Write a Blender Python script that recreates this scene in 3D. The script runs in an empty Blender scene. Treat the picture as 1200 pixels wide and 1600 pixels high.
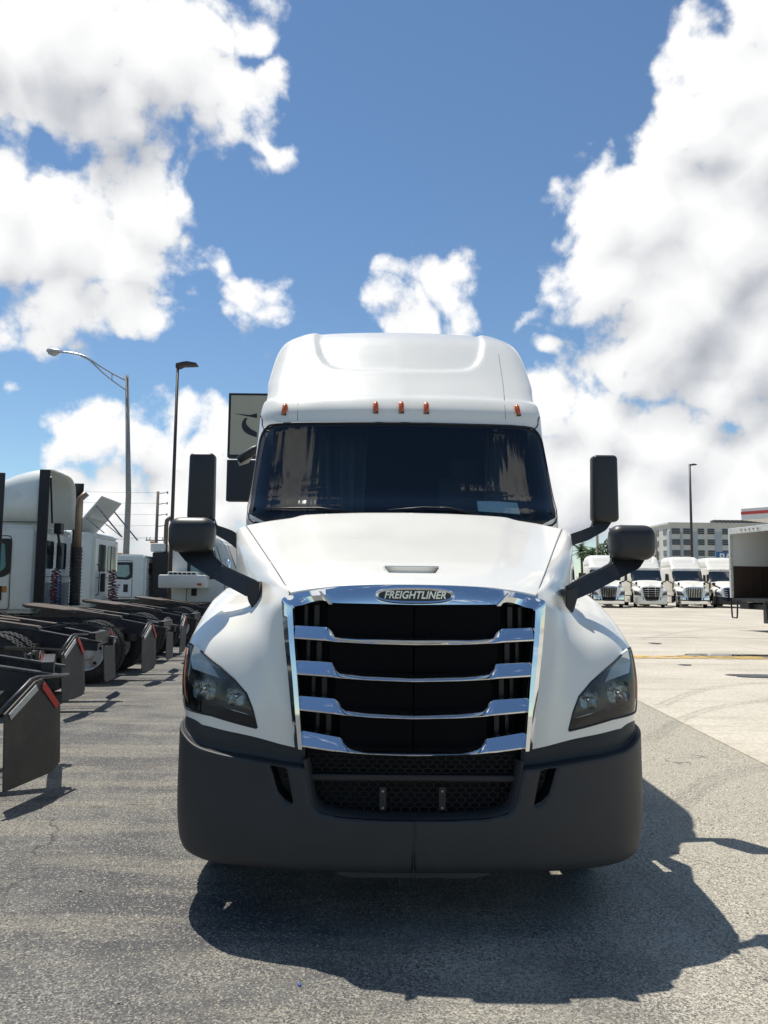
import bpy, bmesh, math, random
import numpy as np
from mathutils import Vector, Matrix
from mathutils.bvhtree import BVHTree
random.seed(7)
rad = math.radians
SC = bpy.context.scene
COL = SC.collection

# ------------------------------------------------------------------ camera
F_PX = 1202.0
EYE = Vector((0, 0, 1.70))
PITCH, ROLL = rad(5.32), rad(0.60)
cam = bpy.data.cameras.new('camera')
cam.sensor_fit = 'VERTICAL'; cam.sensor_height = 36; cam.lens = 36 * F_PX / 1600
cam.clip_start = 0.05; cam.clip_end = 3000
camo = bpy.data.objects.new('camera', cam); COL.objects.link(camo)
CM = Matrix.Translation(EYE) @ Matrix.Rotation(math.pi/2 + PITCH, 4, 'X') @ Matrix.Rotation(ROLL, 4, 'Z')
camo.matrix_world = CM
SC.camera = camo
def ray(px, py):
    return (CM.to_3x3() @ Vector(((px-600)/F_PX, (800-py)/F_PX, -1.0)))
def W(px, py, Y):                       # world point seen at a pixel, at distance Y
    r = ray(px, py); t = (Y-EYE.y)/r.y
    return EYE + r*t
def GND(px, py, z=0.0):
    r = ray(px, py); t = (z-EYE.z)/r.z
    return EYE + r*t

# ------------------------------------------------------------------ exposure, sun, world
SC.view_settings.view_transform = 'Standard'; SC.view_settings.look = 'None'
SC.view_settings.gamma = 1; SC.view_settings.use_curve_mapping = False
SC.view_settings.exposure = 0.22
SUN_DIR = Vector((-0.26, 0.345, 1.0)).normalized()
sun = bpy.data.lights.new('sun', 'SUN'); sun.energy = 4.4; sun.angle = rad(0.5); sun.color = (1, .955, .88)
suno = bpy.data.objects.new('sun', sun); COL.objects.link(suno)
suno.rotation_euler = SUN_DIR.to_track_quat('Z', 'Y').to_euler()
SUN_EL = math.asin(SUN_DIR.z); SUN_AZ = math.atan2(SUN_DIR.x, SUN_DIR.y)

def build_world():
    w = bpy.data.worlds.new('World'); SC.world = w; w.use_nodes = True
    w.cycles.sampling_method = 'MANUAL'; w.cycles.sample_map_resolution = 256
    nt = w.node_tree; N = nt.nodes; Lk = nt.links
    N.clear()
    out = N.new('ShaderNodeOutputWorld'); bg = N.new('ShaderNodeBackground')
    STR = 0.088
    bg.inputs['Strength'].default_value = STR
    Lk.new(bg.outputs[0], out.inputs[0])
    sky = N.new('ShaderNodeTexSky'); sky.sky_type = 'NISHITA'; sky.sun_disc = False
    sky.sun_elevation = SUN_EL; sky.sun_rotation = SUN_AZ
    sky.altitude = 0; sky.air_density = 1.0; sky.dust_density = 0.0; sky.ozone_density = 1.6
    tc = N.new('ShaderNodeTexCoord')
    # cloud density as a function of direction, used twice (here, and a step upwards for the shading)
    g = bpy.data.node_groups.new('cloud_density', 'ShaderNodeTree')
    g.interface.new_socket('Vector', in_out='INPUT', socket_type='NodeSocketVector')
    g.interface.new_socket('Density', in_out='OUTPUT', socket_type='NodeSocketFloat')
    g.interface.new_socket('Soft', in_out='OUTPUT', socket_type='NodeSocketFloat')
    gi = g.nodes.new('NodeGroupInput'); go = g.nodes.new('NodeGroupOutput')
    def M(op, a, b=None, c=None, nodes=g.nodes, links=g.links, clamp=False):
        n = nodes.new('ShaderNodeMath'); n.operation = op; n.use_clamp = clamp
        for i, v in enumerate((a, b, c)):
            if v is None: continue
            if isinstance(v, (int, float)): n.inputs[i].default_value = v
            else: links.new(v, n.inputs[i])
        return n.outputs[0]
    def V(op, a, b=None, s=None, nodes=g.nodes, links=g.links, out='Vector'):
        n = nodes.new('ShaderNodeVectorMath'); n.operation = op
        for i, v in enumerate((a, b)):
            if v is None: continue
            if isinstance(v, tuple): n.inputs[i].default_value = v
            else: links.new(v, n.inputs[i])
        if s is not None:
            n.inputs['Scale'].default_value = s
        return n.outputs[out]
    def noise_tex(vec, scale, detail, rough, lac=2.0):
        n = g.nodes.new('ShaderNodeTexNoise'); n.inputs['Scale'].default_value = scale
        n.inputs['Detail'].default_value = detail; n.inputs['Roughness'].default_value = rough
        n.inputs['Lacunarity'].default_value = lac
        g.links.new(vec, n.inputs['Vector']); return n
    p = gi.outputs[0]
    n1 = noise_tex(p, 7.0, 2.0, .5)
    d1 = V('SCALE', V('SUBTRACT', n1.outputs['Color'], (.5, .5, .5)), s=0.13)
    q = V('ADD', p, d1)
    blobs = [  # px, py, radius px : where the cumulus heads stand in the sky
        (-40,60,180),(100,50,165),(330,40,80),(240,90,150),(330,150,100),(180,170,100),(370,50,75),(400,210,50),(415,120,45),
        (-10,340,150),(90,370,140),(190,400,100),(215,320,85),(110,460,90),(215,480,60),(270,300,42),
        (368,455,58),(402,488,52),(328,398,36),(15,510,36),
        (652,450,36),(697,462,42),(712,505,48),(640,505,46),(592,508,24),
        (1190,20,120),(1105,45,60),(1140,90,120),(1090,180,110),(1045,215,70),(1180,220,160),(950,320,88),(1000,360,130),(1120,380,170),
        (930,450,95),(1060,480,170),(1190,520,170),(990,550,70),(1120,600,90),(1200,640,80),(1020,150,24),(870,550,26),
        (870,650,60),(940,660,85),(1040,700,110),(900,760,110),(1170,770,130),(1020,810,120),(1250,700,120),(790,760,140),
        (130,690,72),(200,690,60),(270,700,72),(340,690,62),(410,690,50),(90,780,60),(40,590,34),(75,650,34),
        (320,790,110),(190,790,90),(450,790,100),(600,830,140)]
    dens = None
    for (x, y, r) in blobs:
        d = ray(x, y); cosf = 1/d.length; d = d.normalized()
        rr = r/F_PX*cosf*cosf*1.16
        ds = V('DISTANCE', q, tuple(d), out='Value')
        k = min(1.0, .45 + rr/.11*.45)      # all heads get a comparable slope at the rim
        v = M('MULTIPLY_ADD', ds, -k/rr, k)
        dens = v if dens is None else M('MAXIMUM', dens, v)
    dens = M('MULTIPLY_ADD', dens, 1.0, 0.125)
    # the rest of the sky: the same fair-weather cumulus, scattered by noise
    gen = noise_tex(q, 2.6, 3.0, .55)
    gv = M('MULTIPLY_ADD', gen.outputs['Fac'], 3.2, -1.90)
    view = V('DOT_PRODUCT', p, tuple(ray(600, 800).normalized()), out='Value')
    mask = M('MULTIPLY_ADD', view, -9.0, 7.1)
    mask = M('MINIMUM', mask, 1.0)
    gv = M('ADD', gv, M('MINIMUM', M('SUBTRACT', mask, 1.0), 0.0))
    dens = M('MAXIMUM', dens, gv)
    for dv, rr in (((-.36, .06, .90), .20), ((-.30, .24, .90), .16), ((-.36, -.12, .9), .16), ((.44, .0, .90), .13), ((.42, .18, .90), .12)):      # unseen heads near the zenith, added to streak the windshield reflection
        ds = V('DISTANCE', q, tuple(Vector(dv).normalized()), out='Value'); dens = M('MAXIMUM', dens, M('MULTIPLY_ADD', ds, -1/rr, 1.0))
    ns = noise_tex(q, 8.0, 2.0, .5)
    soft = M('ADD', dens, M('MULTIPLY_ADD', ns.outputs['Fac'], .9, -.45))
    g.links.new(soft, go.inputs[1])
    n2 = noise_tex(p, 17.0, 6.0, .62)
    vor = g.nodes.new('ShaderNodeTexVoronoi'); vor.feature = 'F1'; vor.inputs['Scale'].default_value = 26
    vor.inputs['Detail'].default_value = 1.0; vor.inputs['Roughness'].default_value = .5
    g.links.new(q, vor.inputs['Vector'])
    tex = M('MULTIPLY_ADD', n2.outputs['Fac'], 1.15, -0.60)
    tex2 = M('MULTIPLY_ADD', vor.outputs['Distance'], -0.34, 0.14)
    dens = M('ADD', dens, M('ADD', tex, tex2))
    g.links.new(dens, go.inputs[0])
    ga = N.new('ShaderNodeGroup'); ga.node_tree = g
    gb = N.new('ShaderNodeGroup'); gb.node_tree = g
    nrm = N.new('ShaderNodeVectorMath'); nrm.operation = 'NORMALIZE'
    Lk.new(tc.outputs['Generated'], nrm.inputs[0])
    Lk.new(nrm.outputs[0], ga.inputs[0])
    up = N.new('ShaderNodeVectorMath'); up.operation = 'ADD'
    up.inputs[1].default_value = (-.018, .0, .052)
    Lk.new(nrm.outputs[0], up.inputs[0]); Lk.new(up.outputs[0], gb.inputs[0])
    kw = dict(nodes=N, links=Lk)
    D = ga.outputs[0]; U = gb.outputs[0]
    al = N.new('ShaderNodeMapRange'); al.interpolation_type = 'SMOOTHSTEP'
    al.inputs['From Min'].default_value = -0.02; al.inputs['From Max'].default_value = 0.31
    Lk.new(D, al.inputs['Value'])
    diff = M('ADD', M('MULTIPLY', M('SUBTRACT', ga.outputs[1], gb.outputs[1], **kw), 1.15, **kw), M('MULTIPLY', M('SUBTRACT', D, U, **kw), .42, **kw), **kw)
    thick = M('MULTIPLY_ADD', ga.outputs[1], -0.26, 0.12, **kw)
    lit = M('MULTIPLY_ADD', diff, .60, 0.745, **kw)
    lit = M('ADD', lit, thick, **kw)
    cr = N.new('ShaderNodeValToRGB'); e = cr.color_ramp.elements
    def c(v, t=(1, 1, 1)): return (v*t[0], v*t[1], v*t[2], 1)
    e[0].position = .18; e[0].color = c(.44, (.93, .985, 1.09))
    e[1].position = .95; e[1].color = c(1.0)
    m = e.new(.45); m.color = c(.63, (.96, .99, 1.05))
    m = e.new(.70); m.color = c(.86, (.99, 1, 1.01))
    Lk.new(lit, cr.inputs[0])
    sc = N.new('ShaderNodeVectorMath'); sc.operation = 'SCALE'; sc.inputs['Scale'].default_value = 0.88/STR
    Lk.new(cr.outputs[0], sc.inputs[0])
    mix = N.new('ShaderNodeMix'); mix.data_type = 'RGBA'
    Lk.new(al.outputs[0], mix.inputs[0]); 
    skc = N.new('ShaderNodeMix'); skc.data_type = 'RGBA'; skc.blend_type = 'MULTIPLY'; skc.inputs[0].default_value = 1
    Lk.new(sky.outputs[0], skc.inputs[6]); skc.inputs[7].default_value = (.88, 1.02, 1.09, 1)
    Lk.new(skc.outputs[2], mix.inputs[6]); Lk.new(sc.outputs[0], mix.inputs[7])
    Lk.new(mix.outputs[2], bg.inputs['Color'])
build_world()

# ------------------------------------------------------------------ materials
MATS = {}
def mat(name, col, rough=.5, metal=0.0, spec=.5, coat=0.0, var=0.0, vscale=3.0, bump=0.0, bscale=60.0, dirt=None, dscale=2.0, dlo=.5, dhi=.75):
    if name in MATS: return MATS[name]
    m = bpy.data.materials.new(name); m.use_nodes = True
    nt = m.node_tree; b = nt.nodes['Principled BSDF']
    b.inputs['Base Color'].default_value = (*col, 1); b.inputs['Roughness'].default_value = rough
    b.inputs['Metallic'].default_value = metal; b.inputs['Specular IOR Level'].default_value = spec
    if coat: b.inputs['Coat Weight'].default_value = coat; b.inputs['Coat Roughness'].default_value = .03
    if var or bump or dirt:
        tc = nt.nodes.new('ShaderNodeTexCoord')
    if var:
        n = nt.nodes.new('ShaderNodeTexNoise'); n.inputs['Scale'].default_value = vscale; n.inputs['Detail'].default_value = 6
        nt.links.new(tc.outputs['Object'], n.inputs['Vector'])
        r = nt.nodes.new('ShaderNodeMapRange'); r.inputs['From Min'].default_value = .3; r.inputs['From Max'].default_value = .7
        r.inputs['To Min'].default_value = 1-var; r.inputs['To Max'].default_value = 1+var
        nt.links.new(n.outputs['Fac'], r.inputs['Value'])
        s = nt.nodes.new('ShaderNodeVectorMath'); s.operation = 'SCALE'; s.inputs[0].default_value = col
        nt.links.new(r.outputs[0], s.inputs['Scale'])
        last = s.outputs[0]
        nt.links.new(last, b.inputs['Base Color'])
        r2 = nt.nodes.new('ShaderNodeMapRange'); r2.inputs['To Min'].default_value = max(0, rough-.08); r2.inputs['To Max'].default_value = min(1, rough+.1)
        nt.links.new(n.outputs['Fac'], r2.inputs['Value']); nt.links.new(r2.outputs[0], b.inputs['Roughness'])
    if dirt:
        n = nt.nodes.new('ShaderNodeTexNoise'); n.inputs['Scale'].default_value = dscale; n.inputs['Detail'].default_value = 8
        n.inputs['Roughness'].default_value = .65
        nt.links.new(tc.outputs['Object'], n.inputs['Vector'])
        r = nt.nodes.new('ShaderNodeMapRange'); r.inputs['From Min'].default_value = dlo; r.inputs['From Max'].default_value = dhi
        nt.links.new(n.outputs['Fac'], r.inputs['Value'])
        mx = nt.nodes.new('ShaderNodeMix'); mx.data_type = 'RGBA'
        nt.links.new(r.outputs[0], mx.inputs[0]); mx.inputs[6].default_value = (*col, 1)
        if var: nt.links.new(last, mx.inputs[6])
        mx.inputs[7].default_value = (*dirt, 1)
        nt.links.new(mx.outputs[2], b.inputs['Base Color'])
    if bump:
        n = nt.nodes.new('ShaderNodeTexNoise'); n.inputs['Scale'].default_value = bscale; n.inputs['Detail'].default_value = 4
        nt.links.new(tc.outputs['Object'], n.inputs['Vector'])
        bp = nt.nodes.new('ShaderNodeBump'); bp.inputs['Strength'].default_value = bump; bp.inputs['Distance'].default_value = .004
        nt.links.new(n.outputs['Fac'], bp.inputs['Height']); nt.links.new(bp.outputs[0], b.inputs['Normal'])
    MATS[name] = m
    return m
def glass(name, tint, rough=.0, ior=1.5, gl=1.0):
    if name in MATS: return MATS[name]
    m = bpy.data.materials.new(name); m.use_nodes = True; nt = m.node_tree; nt.nodes.clear()
    o = nt.nodes.new('ShaderNodeOutputMaterial'); mx = nt.nodes.new('ShaderNodeMixShader')
    t = nt.nodes.new('ShaderNodeBsdfTransparent'); t.inputs[0].default_value = (*tint, 1)
    g = nt.nodes.new('ShaderNodeBsdfGlossy'); g.inputs['Roughness'].default_value = rough; g.inputs[0].default_value = (gl, gl, gl, 1)
    f = nt.nodes.new('ShaderNodeFresnel'); f.inputs[0].default_value = ior
    nt.links.new(f.outputs[0], mx.inputs[0]); nt.links.new(t.outputs[0], mx.inputs[1]); nt.links.new(g.outputs[0], mx.inputs[2])
    nt.links.new(mx.outputs[0], o.inputs[0]); MATS[name] = m; return m

WHITE = mat('white_paint', (.84, .81, .725), .30, coat=.65, var=.012, vscale=2.5)
WHITE2 = mat('old_white_paint', (.70, .72, .68), .38, coat=.3, var=.05, vscale=2, dirt=(.42, .41, .36), dscale=1.6, dlo=.58, dhi=.9)
CHROME = mat('chrome', (.80, .82, .85), .05, metal=1)
PLASTIC = mat('charcoal_plastic', (.034, .034, .035), .52, spec=.4, var=.12, vscale=5, bump=.12, bscale=260)
MPLASTIC = mat('mirror_plastic', (.022, .022, .023), .42, spec=.5, bump=.10, bscale=300, var=.08)
BLACK = mat('black_plastic', (.012, .012, .014), .5)
GAP = mat('panel_gap', (.10, .10, .10), .8)
DARK = mat('dark_interior', (.010, .012, .014), .8)
RUBBER = mat('tyre_rubber', (.022, .021, .020), .75, var=.2, vscale=6, dirt=(.07, .062, .05), dscale=5, dlo=.5, dhi=.8)
FRAME = mat('black_steel', (.018, .018, .02), .45, dirt=(.09, .075, .06), dscale=4, dlo=.5, dhi=.85, bump=.1)
EDGE = mat('bare_steel', (.34, .35, .37), .42, metal=.7, dirt=(.08, .075, .07), dscale=7, dlo=.4, dhi=.7)
GSTEEL = mat('grey_steel', (.09, .093, .10), .4, metal=.5, dirt=(.04, .04, .04), dscale=5, dlo=.4, dhi=.6)  # paler than the rails; on their ramps it paints the edge highlight
GREASE = mat('greasy_steel', (.115, .085, .066), .5, metal=.2, dirt=(.05, .04, .03), dscale=5, dlo=.45, dhi=.7)
AMBER = mat('amber_lens', (.55, .085, .004), .32, coat=.15)
AMBER2 = mat('amber_strip', (.50, .16, .06), .25, coat=.5)
REFL = mat('lamp_reflector', (.60, .60, .58), .22, metal=1, bump=.25, bscale=30)
HOUSING = mat('lamp_housing', (.085, .086, .088), .35, spec=.5)
WHITELENS = mat('lamp_white', (.80, .84, .82), .2, coat=.4)
CLEAR = glass('clear_lens', (.93, .94, .95), .0, 1.45)
WSGLASS = glass('windshield_glass', (.80, .88, .86), .0, 1.50)
TEAL = mat('cab_window', (.15, .29, .29), .06, spec=.8, var=.3, vscale=1.3)  # opaque pane; the sky seen through the cab is put into its colour
DGLASS = mat('dark_window', (.012, .02, .025), .05, spec=.8)
RIMW = mat('white_rim', (.62, .62, .60), .4, dirt=(.2, .17, .13), dscale=6)
RED = mat('reflective_red', (.50, .03, .02), .4, var=.15, vscale=40)
RWHITE = mat('reflective_white', (.55, .58, .56), .4, var=.15, vscale=40)
FLAP = mat('mudflap_rubber', (.050, .049, .047), .6, dirt=(.12, .105, .085), dscale=3, dlo=.45, dhi=.85, bump=.2, bscale=30)

# ------------------------------------------------------------------ mesh helpers
def link(name, me, m=None, parent=None, smooth=False):
    o = bpy.data.objects.new(name, me); COL.objects.link(o)
    if m is not None:
        for q in (m if isinstance(m, (list, tuple)) else [m]): me.materials.append(q)
    if smooth:
        me.polygons.foreach_set('use_smooth', [True]*len(me.polygons))
    if parent is not None: o.parent = parent
    return o
def obj(name, bm, m=None, parent=None, smooth=False, angle=None):
    me = bpy.data.meshes.new(name); bm.normal_update(); bm.to_mesh(me); bm.free()
    o = link(name, me, m, parent, smooth or angle is not None)
    if angle is not None:
        me.set_sharp_from_angle(angle=rad(angle))
    return o
def pobj(name, verts, faces, m=None, parent=None, smooth=False, angle=None):
    me = bpy.data.meshes.new(name); me.from_pydata([tuple(v) for v in verts], [], faces); me.update()
    o = link(name, me, m, parent, smooth or angle is not None)
    if angle is not None: me.set_sharp_from_angle(angle=rad(angle))
    return o
def tag(o, label, cat, group=None, kind=None):
    if label: o['label'] = label
    if cat: o['category'] = cat
    if group: o['group'] = group
    if kind: o['kind'] = kind
    return o
def struct(o): o['kind'] = 'structure'; return o
def empty(name, loc, rz=0, label=None, cat=None, group=None):
    o = bpy.data.objects.new(name, None); COL.objects.link(o); o.location = loc; o.rotation_euler = (0, 0, rz)
    o.empty_display_size = .1
    return tag(o, label, cat, group)
def bx(bm, c, s, rot=None, bev=0, seg=2, mi=0):
    r = bmesh.ops.create_cube(bm, size=1)
    vs = r['verts']
    for v in vs: v.co = Vector((v.co.x*s[0], v.co.y*s[1], v.co.z*s[2]))
    if bev:
        es = list({e for v in vs for e in v.link_edges})
        rr = bmesh.ops.bevel(bm, geom=es, offset=bev, segments=seg, profile=.5, affect='EDGES')
        vs = list(set(rr['verts']) | {v for f in rr['faces'] for v in f.verts})
        seen = set(vs); st = list(vs)
        while st:
            v = st.pop()
            for e in v.link_edges:
                w = e.other_vert(v)
                if w not in seen: seen.add(w); st.append(w)
        vs = list(seen)
    for v in vs:
        p = v.co.copy()
        if rot is not None: p = rot @ p
        v.co = p + Vector(c)
    if mi:
        for f in {f for v in vs for f in v.link_faces}: f.material_index = mi
    return vs
def tube(bm, pts, r, n=10, cap=True, flat=None):
    pts = [Vector(p) for p in pts]; rs = r if isinstance(r, (list, tuple)) else [r]*len(pts)
    rings = []; ref = None
    for i, p in enumerate(pts):
        if i == 0: t = pts[1]-p
        elif i == len(pts)-1: t = p-pts[i-1]
        else: t = (pts[i+1]-p).normalized()+(p-pts[i-1]).normalized()
        t.normalize()
        if ref is None: ref = Vector((0, 0, 1)) if abs(t.z) < .9 else Vector((0, 1, 0))
        a = (ref - t*ref.dot(t))
        if a.length < 1e-4: a = t.orthogonal()
        a.normalize(); ref = a; b = t.cross(a)
        rg = []
        for k in range(n):
            th = 2*math.pi*(k+.5)/n
            ra, rb = (rs[i], rs[i]) if flat is None else (flat[0]*rs[i], flat[1]*rs[i])
            rg.append(bm.verts.new(p + a*math.cos(th)*ra + b*math.sin(th)*rb))
        rings.append(rg)
    for A, B in zip(rings, rings[1:]):
        for k in range(n): bm.faces.new((A[k], A[(k+1) % n], B[(k+1) % n], B[k]))
    if cap:
        bm.faces.new(rings[0][::-1]); bm.faces.new(rings[-1])
def lathe(bm, prof, n=32, axis='X', c=(0, 0, 0)):
    rings = []
    for (a, r) in prof:
        rg = []
        for k in range(n):
            th = 2*math.pi*k/n; u, v = r*math.cos(th), r*math.sin(th)
            p = (a, u, v) if axis == 'X' else ((u, a, v) if axis == 'Y' else (u, v, a))
            rg.append(bm.verts.new(Vector(p)+Vector(c)))
        rings.append(rg)
    for A, B in zip(rings, rings[1:]):
        for k in range(n): bm.faces.new((A[k], A[(k+1) % n], B[(k+1) % n], B[k]))
def prism(bm, poly, fn, a, b):
    """poly 2D; fn(u,v,w)->3D ; extruded from w=a to w=b"""
    A = [bm.verts.new(fn(u, v, a)) for u, v in poly]; B = [bm.verts.new(fn(u, v, b)) for u, v in poly]
    n = len(poly)
    bm.faces.new(A); bm.faces.new(B[::-1])
    for k in range(n): bm.faces.new((A[k], B[k], B[(k+1) % n], A[(k+1) % n]))
def loft(bm, lines, closed=False):
    rows = [[bm.verts.new(Vector(p)) for p in l] for l in lines]
    for A, B in zip(rows, rows[1:]):
        m = len(A)
        for k in range(m if closed else m-1): bm.faces.new((A[k], A[(k+1) % m], B[(k+1) % m], B[k]))
    return rows
def pchip(y, n):
    """monotone cubic through rows of y (K,...) sampled n per span"""
    y = np.asarray(y, float); K = len(y)
    d = np.diff(y, axis=0); m = np.zeros_like(y)
    with np.errstate(divide='ignore', invalid='ignore'):
        h = 2*d[:-1]*d[1:]/(d[:-1]+d[1:])
    m[1:-1] = np.where(d[:-1]*d[1:] > 0, np.nan_to_num(h), 0); m[0] = d[0]*1.0; m[-1] = d[-1]*1.0
    outp = []
    for i in range(K-1):
        for t in np.arange(n)/n:
            h00 = 2*t**3-3*t**2+1; h10 = t**3-2*t**2+t; h01 = -2*t**3+3*t**2; h11 = t**3-t**2
            outp.append(h00*y[i]+h10*m[i]+h01*y[i+1]+h11*m[i+1])
    outp.append(y[-1]); return np.array(outp)
def crom(y, n):
    y = np.asarray(y, float); K = len(y)
    P = np.concatenate([[2*y[0]-y[1]], y, [2*y[-1]-y[-2]]])
    outp = []
    for i in range(K-1):
        a, b, c, d = P[i], P[i+1], P[i+2], P[i+3]
        for t in np.arange(n)/n:
            outp.append(.5*(2*b+(c-a)*t+(2*a-5*b+4*c-d)*t*t+(3*b-a-3*c+d)*t**3))
    outp.append(y[-1]); return np.array(outp)
def dense(G, nr, nc, mode='c', smooth=0):
    G = np.asarray(G, float); f = crom if mode == 'c' else pchip
    A = f(G, nr); A = np.swapaxes(f(np.swapaxes(A, 0, 1), nc), 0, 1)
    for _ in range(smooth):
        B = A.copy()
        B[1:-1, 1:-1] = (A[1:-1, 1:-1]*4+A[:-2, 1:-1]+A[2:, 1:-1]+A[1:-1, :-2]+A[1:-1, 2:])/8
        B[0, 1:-1] = (A[0, 1:-1]*2+A[0, :-2]+A[0, 2:])/4; B[-1, 1:-1] = (A[-1, 1:-1]*2+A[-1, :-2]+A[-1, 2:])/4
        B[1:-1, 0] = (A[1:-1, 0]*2+A[:-2, 0]+A[2:, 0])/4; B[1:-1, -1] = (A[1:-1, -1]*2+A[:-2, -1]+A[2:, -1])/4
        A = B
    return A
def mirror_grid(A):      # columns start on the centre line
    B = A[:, ::-1].copy(); B[:, :, 0] *= -1
    return np.concatenate([B[:, :-1], A], axis=1)
def gverts(A):
    R, C = A.shape[:2]
    v = A.reshape(-1, 3)
    f = [(r*C+c, r*C+c+1, (r+1)*C+c+1, (r+1)*C+c) for r in range(R-1) for c in range(C-1)]
    return v, f
def inpoly(P, poly):
    x, y = P[:, 0], P[:, 1]; ins = np.zeros(len(P), bool); n = len(poly)
    for i in range(n):
        x0, y0 = poly[i]; x1, y1 = poly[(i+1) % n]
        if y0 == y1: continue
        c = ((y0 > y) != (y1 > y)) & (x < (x1-x0)*(y-y0)/(y1-y0)+x0)
        ins ^= c
    return ins
def nearpoly(P, poly):
    best = np.full(len(P), 1e9); bp = P.copy(); n = len(poly); poly = np.asarray(poly, float)
    for i in range(n):
        a, b = poly[i], poly[(i+1) % n]; ab = b-a; L2 = (ab**2).sum()
        if L2 == 0: continue
        t = np.clip(((P-a)@ab)/L2, 0, 1); q = a+t[:, None]*ab
        d = np.sqrt(((P-q)**2).sum(1)); k = d < best
        best[k] = d[k]; bp[k] = q[k]
    return best, bp
def split(v, f, poly, cond=None):
    """split mesh (projected on XZ) by a polygon; border vertices are snapped on the outline. returns verts, outside faces, inside faces"""
    v = np.array(v, float); F = np.array(f)
    cen = v[F].mean(1); ins = inpoly(cen[:, [0, 2]], poly)
    if cond is not None: ins &= cond(cen)
    a = set(F[ins].ravel()); b = set(F[~ins].ravel()); bd = np.array(sorted(a & b), int)
    if len(bd):
        P = v[bd][:, [0, 2]]; d, q = nearpoly(P, poly)
        bvh = BVHTree.FromPolygons([tuple(p) for p in v], [tuple(x) for x in f])
        for i, k in enumerate(bd):
            if d[i] < .03:
                h = bvh.ray_cast(Vector((q[i][0], v[k][1]-.25, q[i][1])), Vector((0, 1, 0)), .6)
                yy = h[0].y if h[0] is not None and abs(h[0].y-v[k][1]) < .06 else v[k][1]
                v[k] = (q[i][0], yy, q[i][1])
    return v, [tuple(x) for x in F[~ins]], [tuple(x) for x in F[ins]]
def compact(v, f):
    used = sorted({k for x in f for k in x}); mp = {k: i for i, k in enumerate(used)}
    return [tuple(v[k]) for k in used], [tuple(mp[k] for k in x) for x in f]
def rim_strip(bm, line3, wid, up, fn=None, closed=True, rr=None):
    tube(bm, line3 + ([line3[0]] if closed else []), wid, 6, cap=not closed)
def solid(o, t, off=-1):
    m = o.modifiers.new('solid', 'SOLIDIFY'); m.thickness = t; m.offset = off; return o
def smoothpoly(pts, n=6, closed=True):
    P = [np.array(p, float) for p in pts]; K = len(P); o = []
    for i in range(K if closed else K-1):
        a, b, c, d = (P[(i-1) % K], P[i], P[(i+1) % K], P[(i+2) % K]) if closed else (P[max(i-1, 0)], P[i], P[i+1], P[min(i+2, K-1)])
        for t in np.arange(n)/n: o.append(tuple(.5*(2*b+(c-a)*t+(2*a-5*b+4*c-d)*t*t+(3*b-a-3*c+d)*t**3)))
    if not closed: o.append(tuple(P[-1]))
    return o
def roundpoly(pts, r, n=5):
    P = [Vector(p) for p in pts]; K = len(P); o = []
    rs = r if isinstance(r, (list, tuple)) else [r]*K
    for i in range(K):
        a, b, c = P[i-1], P[i], P[(i+1) % K]
        u = (a-b); w = (c-b); rr = min(rs[i], u.length*.45, w.length*.45)
        u.normalize(); w.normalize(); s, e = b+u*rr, b+w*rr
        for k in range(n+1):
            t = k/n; o.append(tuple((1-t)**2*s+2*t*(1-t)*b+t*t*e))
    return o
def text_obj(name, s, size, m, parent, mtx, extrude=.004, shear=0, offset=0, spacing=1, sx=1):
    cu = bpy.data.curves.new(name, 'FONT'); cu.body = s; cu.size = size; cu.extrude = extrude; cu.shear = shear
    cu.offset = offset; cu.align_x = 'CENTER'; cu.align_y = 'CENTER'; cu.space_character = spacing
    t = bpy.data.objects.new('tmp', cu); COL.objects.link(t)
    me = bpy.data.meshes.new_from_object(t.evaluated_get(bpy.context.evaluated_depsgraph_get()))
    bpy.data.objects.remove(t)
    me.transform(mtx @ Matrix.Diagonal((sx, 1, 1, 1))); me.materials.clear(); me.name = name
    return link(name, me, m, parent)
def copy_tree(o, parent=None):
    c = o.copy(); COL.objects.link(c)
    if parent is not None: c.parent = parent
    for ch in list(CHILD.get(o.name, [])): copy_tree(ch, c)
    return c
CHILD = {}
def index_children():
    CHILD.clear()
    for o in COL.objects:
        if o.parent: CHILD.setdefault(o.parent.name, []).append(o)

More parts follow.
